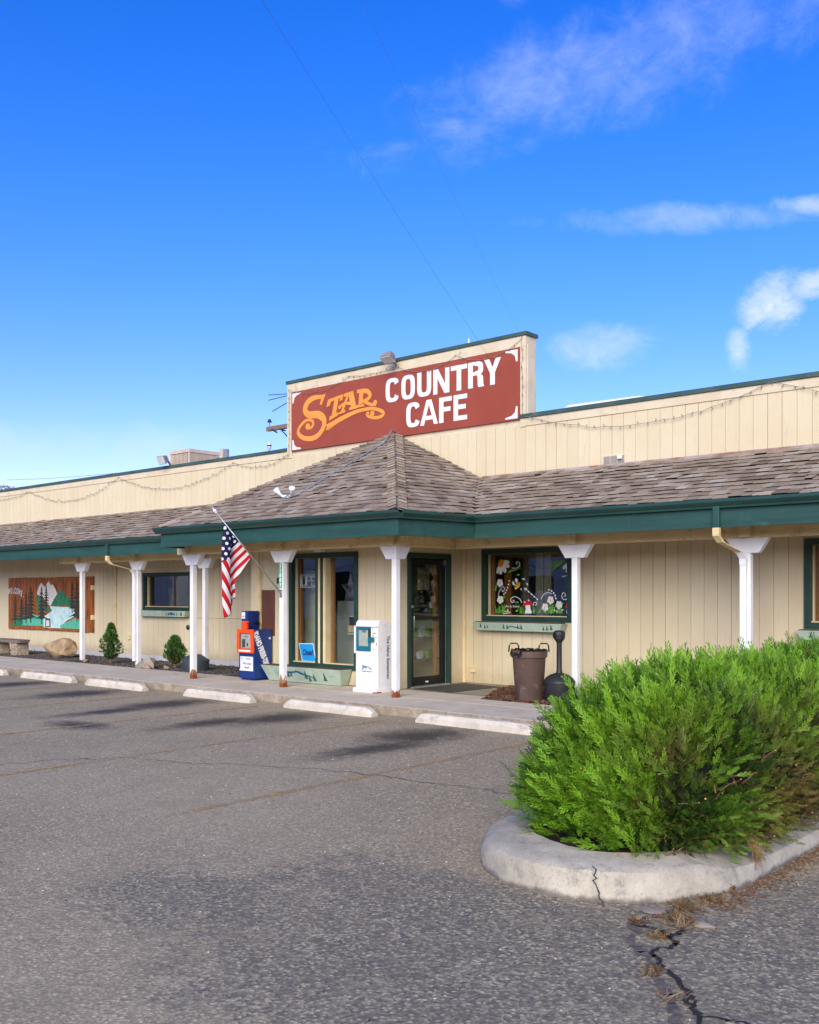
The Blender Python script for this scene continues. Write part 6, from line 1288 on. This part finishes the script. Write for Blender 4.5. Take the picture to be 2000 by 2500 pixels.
# ---- two small conifers
def conifer(loc, h, r, lab, seed, base=.18):
    random.seed(seed); o = tag(empty('dwarf_conifer', loc), lab, 'shrub', 'small conifers in the gravel bed'); L_ = Vector(loc); n = 1300
    P = []; Dn = []; Up = []; S = []; T = []; Dr = []
    for _ in range(n):
        t = random.random() ** .85; a = random.uniform(0, 6.283); prof = (t / base) ** .5 if t < base else ((1 - t) / (1 - base)) ** .78
        lump = 1 + .8 * mnoise.noise(Vector((math.cos(a) * 1.8, math.sin(a) * 1.8, t * 5 + seed))); rr = r * prof * lump * random.uniform(.7, 1.15) + .012
        out = Vector((math.cos(a), math.sin(a), 0)); P.append(L_ + out * rr + Vector((0, 0, .08 + t * h))); Dn.append(out * .8 + Vector((random.gauss(0, .35), random.gauss(0, .35), .45 + .8 * t))); Up.append(out * .3 + Vector((random.gauss(0, .4), random.gauss(0, .4), 1)))
        S.append(random.uniform(.045, .075)); T.append(min(1, max(0, .35 + .6 * mnoise.noise(Vector((out.x * 3, out.y * 3, t * 6))) + random.gauss(0, .22)))); Dr.append(.6 if (t < .25 and random.random() < .3 and seed == 31) else 0)
    tmp = [spray_template(9, .5, .2, 50) for _ in range(3)]
    tag(scatter('foliage', A['spruce'], np.array([tuple(p) for p in P]), np.array([tuple(p) for p in Dn]), np.array([tuple(p) for p in Up]), np.array(S), np.array(T), np.array(Dr), tmp, o), kind='stuff')
    MB().tube([L_, L_ + Vector((0, 0, h * .9))], [.03, .008], 8).build('trunk', A['bark'], o)
    m = MB(); m.lathe([(r * .3, .1), (r * .55, .1 + h * base), (r * .32, .1 + h * .55), (.01, h * .95)], L_, 14).build('inner_shade_core', A['hedgecore'], o, smooth=True)  # dark inner cone stands in for shade deep in the foliage
conifer((-19.55, 12.2, .13), .78, .17, 'small pointed conifer right of the first porch post', 21, .3); conifer((-17.35, 12.35, .13), .56, .18, 'small rounded conifer beside the slate utility cover', 31, .38)
random.seed(99)
# ---- tree top beyond the left end
tr = tag(empty('background_tree', (-45.6, 22.5, 0)), 'olive green tree top showing above the parapet at the far left', 'tree')
MB().tube([(-45.6, 22.5, 0), (-45.5, 22.4, 3), (-45.6, 22.5, 5.5)], [.3, .22, .08], 8).build('trunk', A['bark'], tr)
m = MB()
for k in range(9): a = k * .7; m.tube([(-45.55, 22.45, 3 + k * .2), (-45.55 + 1.6 * math.cos(a), 22.4 + 1.6 * math.sin(a), 4.6 + k * .22)], [.06, .015], 5)
m.build('limb', A['bark'], tr); n = 9000; P = []
while len(P) < n:
    v = Vector((random.uniform(-1, 1), random.uniform(-1, 1), random.uniform(-1, 1)))
    if v.length < 1 and mnoise.noise(v * 2.6) > -.12: P.append(v)
P = np.array([tuple(v) for v in P]) * np.array([2.9, 2.4, 2.1]) + np.array([-46.3, 22.4, 4.9])
tag(scatter('crown', A['tleaf'], P, rng.normal(0, 1, (n, 3)), rng.normal(0, 1, (n, 3)), rng.uniform(.09, .16, n), rng.random(n), rng.random(n) * .5, [spray_template(5, .5, .3, 50)], tr), kind='stuff')
# ---- weeds and litter at the kerb
def weed(name, c, n, s, lab, dry, grassy=False, grp='weeds along the kerb crack'):
    c = Vector(c); P = []; D = []; 
    for k in range(n): P.append(c + Vector((random.gauss(0, s * .5), random.gauss(0, s * .5), .004))); D.append(Vector((random.gauss(0, .8), random.gauss(0, .8), random.uniform(.3, 1.1 if not grassy else .7))))
    o = tag(empty(name, c), lab, 'weed', grp)
    tm_ = [spray_template(0, .1, .1)] if grassy else [spray_template(5, .4, .22, 55) for _ in range(2)]
    tag(scatter('leaves', A['weed'], np.array([tuple(p) for p in P]), np.array([tuple(p) for p in D]), rng.normal(0, 1, (n, 3)) + (0, 0, 1), rng.uniform(.028, .055, n) * (1.9 if grassy else 1), rng.random(n) * (.5 if dry < .5 else .2), np.full(n, dry) * rng.random(n), tm_, o), kind='stuff')
weed('weed_clump', (-2.33, 5.35, 0), 40, .07, 'reddish weed in the kerb joint, farthest along', .2); weed('weed_clump', (-2.30, 5.12, 0), 60, .08, 'reddish weeds against the kerb just right of its crack', .25); weed('weed_clump', (-2.33, 4.92, 0), 60, .08, 'tall green and red weed at the corner of the kerb', .1)
weed('weed_clump', (-2.30, 4.72, 0), 60, .09, 'rusty red weed clump in front of the kerb', .3); weed('grass_tuft', (-2.22, 4.62, 0), 70, .05, 'straw coloured grass tuft in the asphalt crack', .9, True); weed('weed_clump', (-2.24, 4.42, 0), 40, .06, 'low weed in the middle of the asphalt crack', .4)
weed('weed_clump', (-2.42, 4.55, 0), 26, .05, 'small weed at the left branch of the asphalt crack', .5); weed('grass_tuft', (-1.86, 3.76, 0), 30, .05, 'straw tuft low in the asphalt crack near the bottom edge', .8, True); weed('weed_clump', (-2.05, 3.98, 0), 24, .05, 'small reddish weed low in the asphalt crack', .4)
for x, y, s, lab in ((-2.47, 4.76, .06, 'flat pale stone chip in front of the kerb crack'), (-2.16, 4.72, .05, 'flat tan stone chip right of the grass tuft')): rock('stone_chip', (x, y, .008), (s * 1.5, s, .012), A['rock2'], int(x * 100), lab, 'stone', 'stone chips by the kerb', 2, 4)
rub = MB()
for k in range(1500):
    x = -2.245 + abs(random.gauss(0, .06)); y = random.uniform(5.0, 9.5); s = random.uniform(.002, .006); rub.obox((x, y, .006), ((random.gauss(0, 1), random.gauss(0, 1), .1), (random.gauss(0, 1), random.gauss(0, 1), .3), (0, 0, 1)), (s * 2, s * .6, .002))
tag(rub.build('leaf_litter', simple('dry_needles', srgb(122, 92, 70), srgb(90, 68, 54), 40, .9)), 'brown needle litter along the foot of the kerb', kind='stuff')
grit = MB()
for k in range(700):
    x, y = random.uniform(-9, -.8), random.uniform(2.8, 9.6); s = random.uniform(.002, .0045); grit.obox((x, y, s * .5), ((1, random.gauss(0, 1), .2), (random.gauss(0, 1), 1, 0), (0, .2, 1)), (s, s * .8, s * .6), 0 if random.random() < .7 else 1)
tag(grit.build('loose_grit', [simple('grit_pale', srgb(196, 186, 174)), A['crack']]), 'loose grit scattered over the asphalt', kind='stuff')

# ---- what stands across the lot, seen only as reflections in the glass
cpv = tag(empty('truck_camper', (-40, 1, 0)), 'white truck camper parked out of view to the left, mirrored in the left window', 'camper')
def camper(o, x, y):
    MB().prism([(x - 1.1, y, 1.0), (x + 3.0, y, 1.0), (x + 3.0, y, 3.1), (x - 2.6, y, 3.1), (x - 2.9, y, 2.9), (x - 2.8, y, 2.0), (x - 1.1, y, 1.85)], (0, 2.2, 0)).build('shell', A['vinyl'], o, bevel=.12, seg=3)
    MB().bx(x - 2.4, x - 1.0, y + 2.2, y + 2.22, 2.25, 2.8).bx(x + .2, x + 1.2, y + 2.2, y + 2.22, 1.9, 2.5).build('window', A['dark'], o, bevel=.05); MB().bx(x - .2, x + 1.4, y + .6, y + 1.5, 3.1, 3.4).build('roof_unit', A['vinyl'], o, bevel=.06)
    MB().bx(x - 3.9, x + 3.2, y + .15, y + 2.05, .55, 1.0).bx(x - 2.7, x - 1.1, y + .2, y + 2.0, 1.0, 1.8).build('truck_body', A['vinyl'], o, bevel=.08)
    for a in (x - 3.0, x + 1.6):
        for b in (y + .1, y + 1.85): MB().lathe([(.2, 0), (.38, .02), (.4, .1), (.38, .2), (.2, .22)], (a, b, .4), 18, ax=(0, 1, 0)).build('wheel', A['tyre'], o)
camper(cpv, -40.5, -1.2)
def trailer(x, y, lab):
    tw_ = tag(empty('travel_trailer', (x, y, 0)), lab, 'trailer', 'trailers parked behind the viewpoint'); f = y + 1.2
    MB().bx(x - 4, x + 4, y - 1.2, f, .6, 3.3).build('shell', A['vinyl'], tw_, bevel=.15, seg=3)
    for a, b, c, d in ((-3.1, -1.9, 1.7, 2.4), (-.9, .5, 1.7, 2.5), (2.3, 3.1, .8, 2.6)): MB().bx(x + a, x + b, f, f + .02, c, d).build('window', A['dark'], tw_, bevel=.01)
    MB().bx(x - 4, x + 4, f, f + .015, 1.2, 1.3).bx(x - 4, x + 4, f, f + .015, 2.75, 2.8).build('stripe', A['lampg'], tw_); MB().bx(x - .5, x + .8, y - .4, y + .4, 3.3, 3.6).build('roof_unit', A['vinyl'], tw_, bevel=.06)
    for q in (x - 1.1, x + .1): MB().lathe([(.2, 0), (.34, .02), (.36, .1), (.34, .2)], (q, f - .15, .36), 18, ax=(0, 1, 0)).build('wheel', A['tyre'], tw_)
trailer(-19.5, -7.0, 'white travel trailer parked behind the viewpoint, mirrored in the flower-painted window'); trailer(-32, -6.5, 'white travel trailer parked farther left behind the viewpoint, mirrored in the tall window')
n = 9000; ang = rng.uniform(R(60), R(284), n); rad = rng.uniform(70, 78, n); hgt = 7 + 3 * np.sin(ang * 9) + 2 * np.sin(ang * 23 + 1); P = np.stack([np.sin(ang) * rad, np.cos(ang) * rad, rng.random(n) ** .8 * hgt], 1)
tag(scatter('far_tree_belt', A['spruce'], P, rng.normal(0, 1, (n, 3)) + (0, 0, .3), rng.normal(0, 1, (n, 3)), rng.uniform(1.6, 3.0, n), rng.random(n), np.zeros(n), [spray_template(5, .6, .45, 50)]), 'far belt of trees across the road behind the viewpoint', kind='stuff')
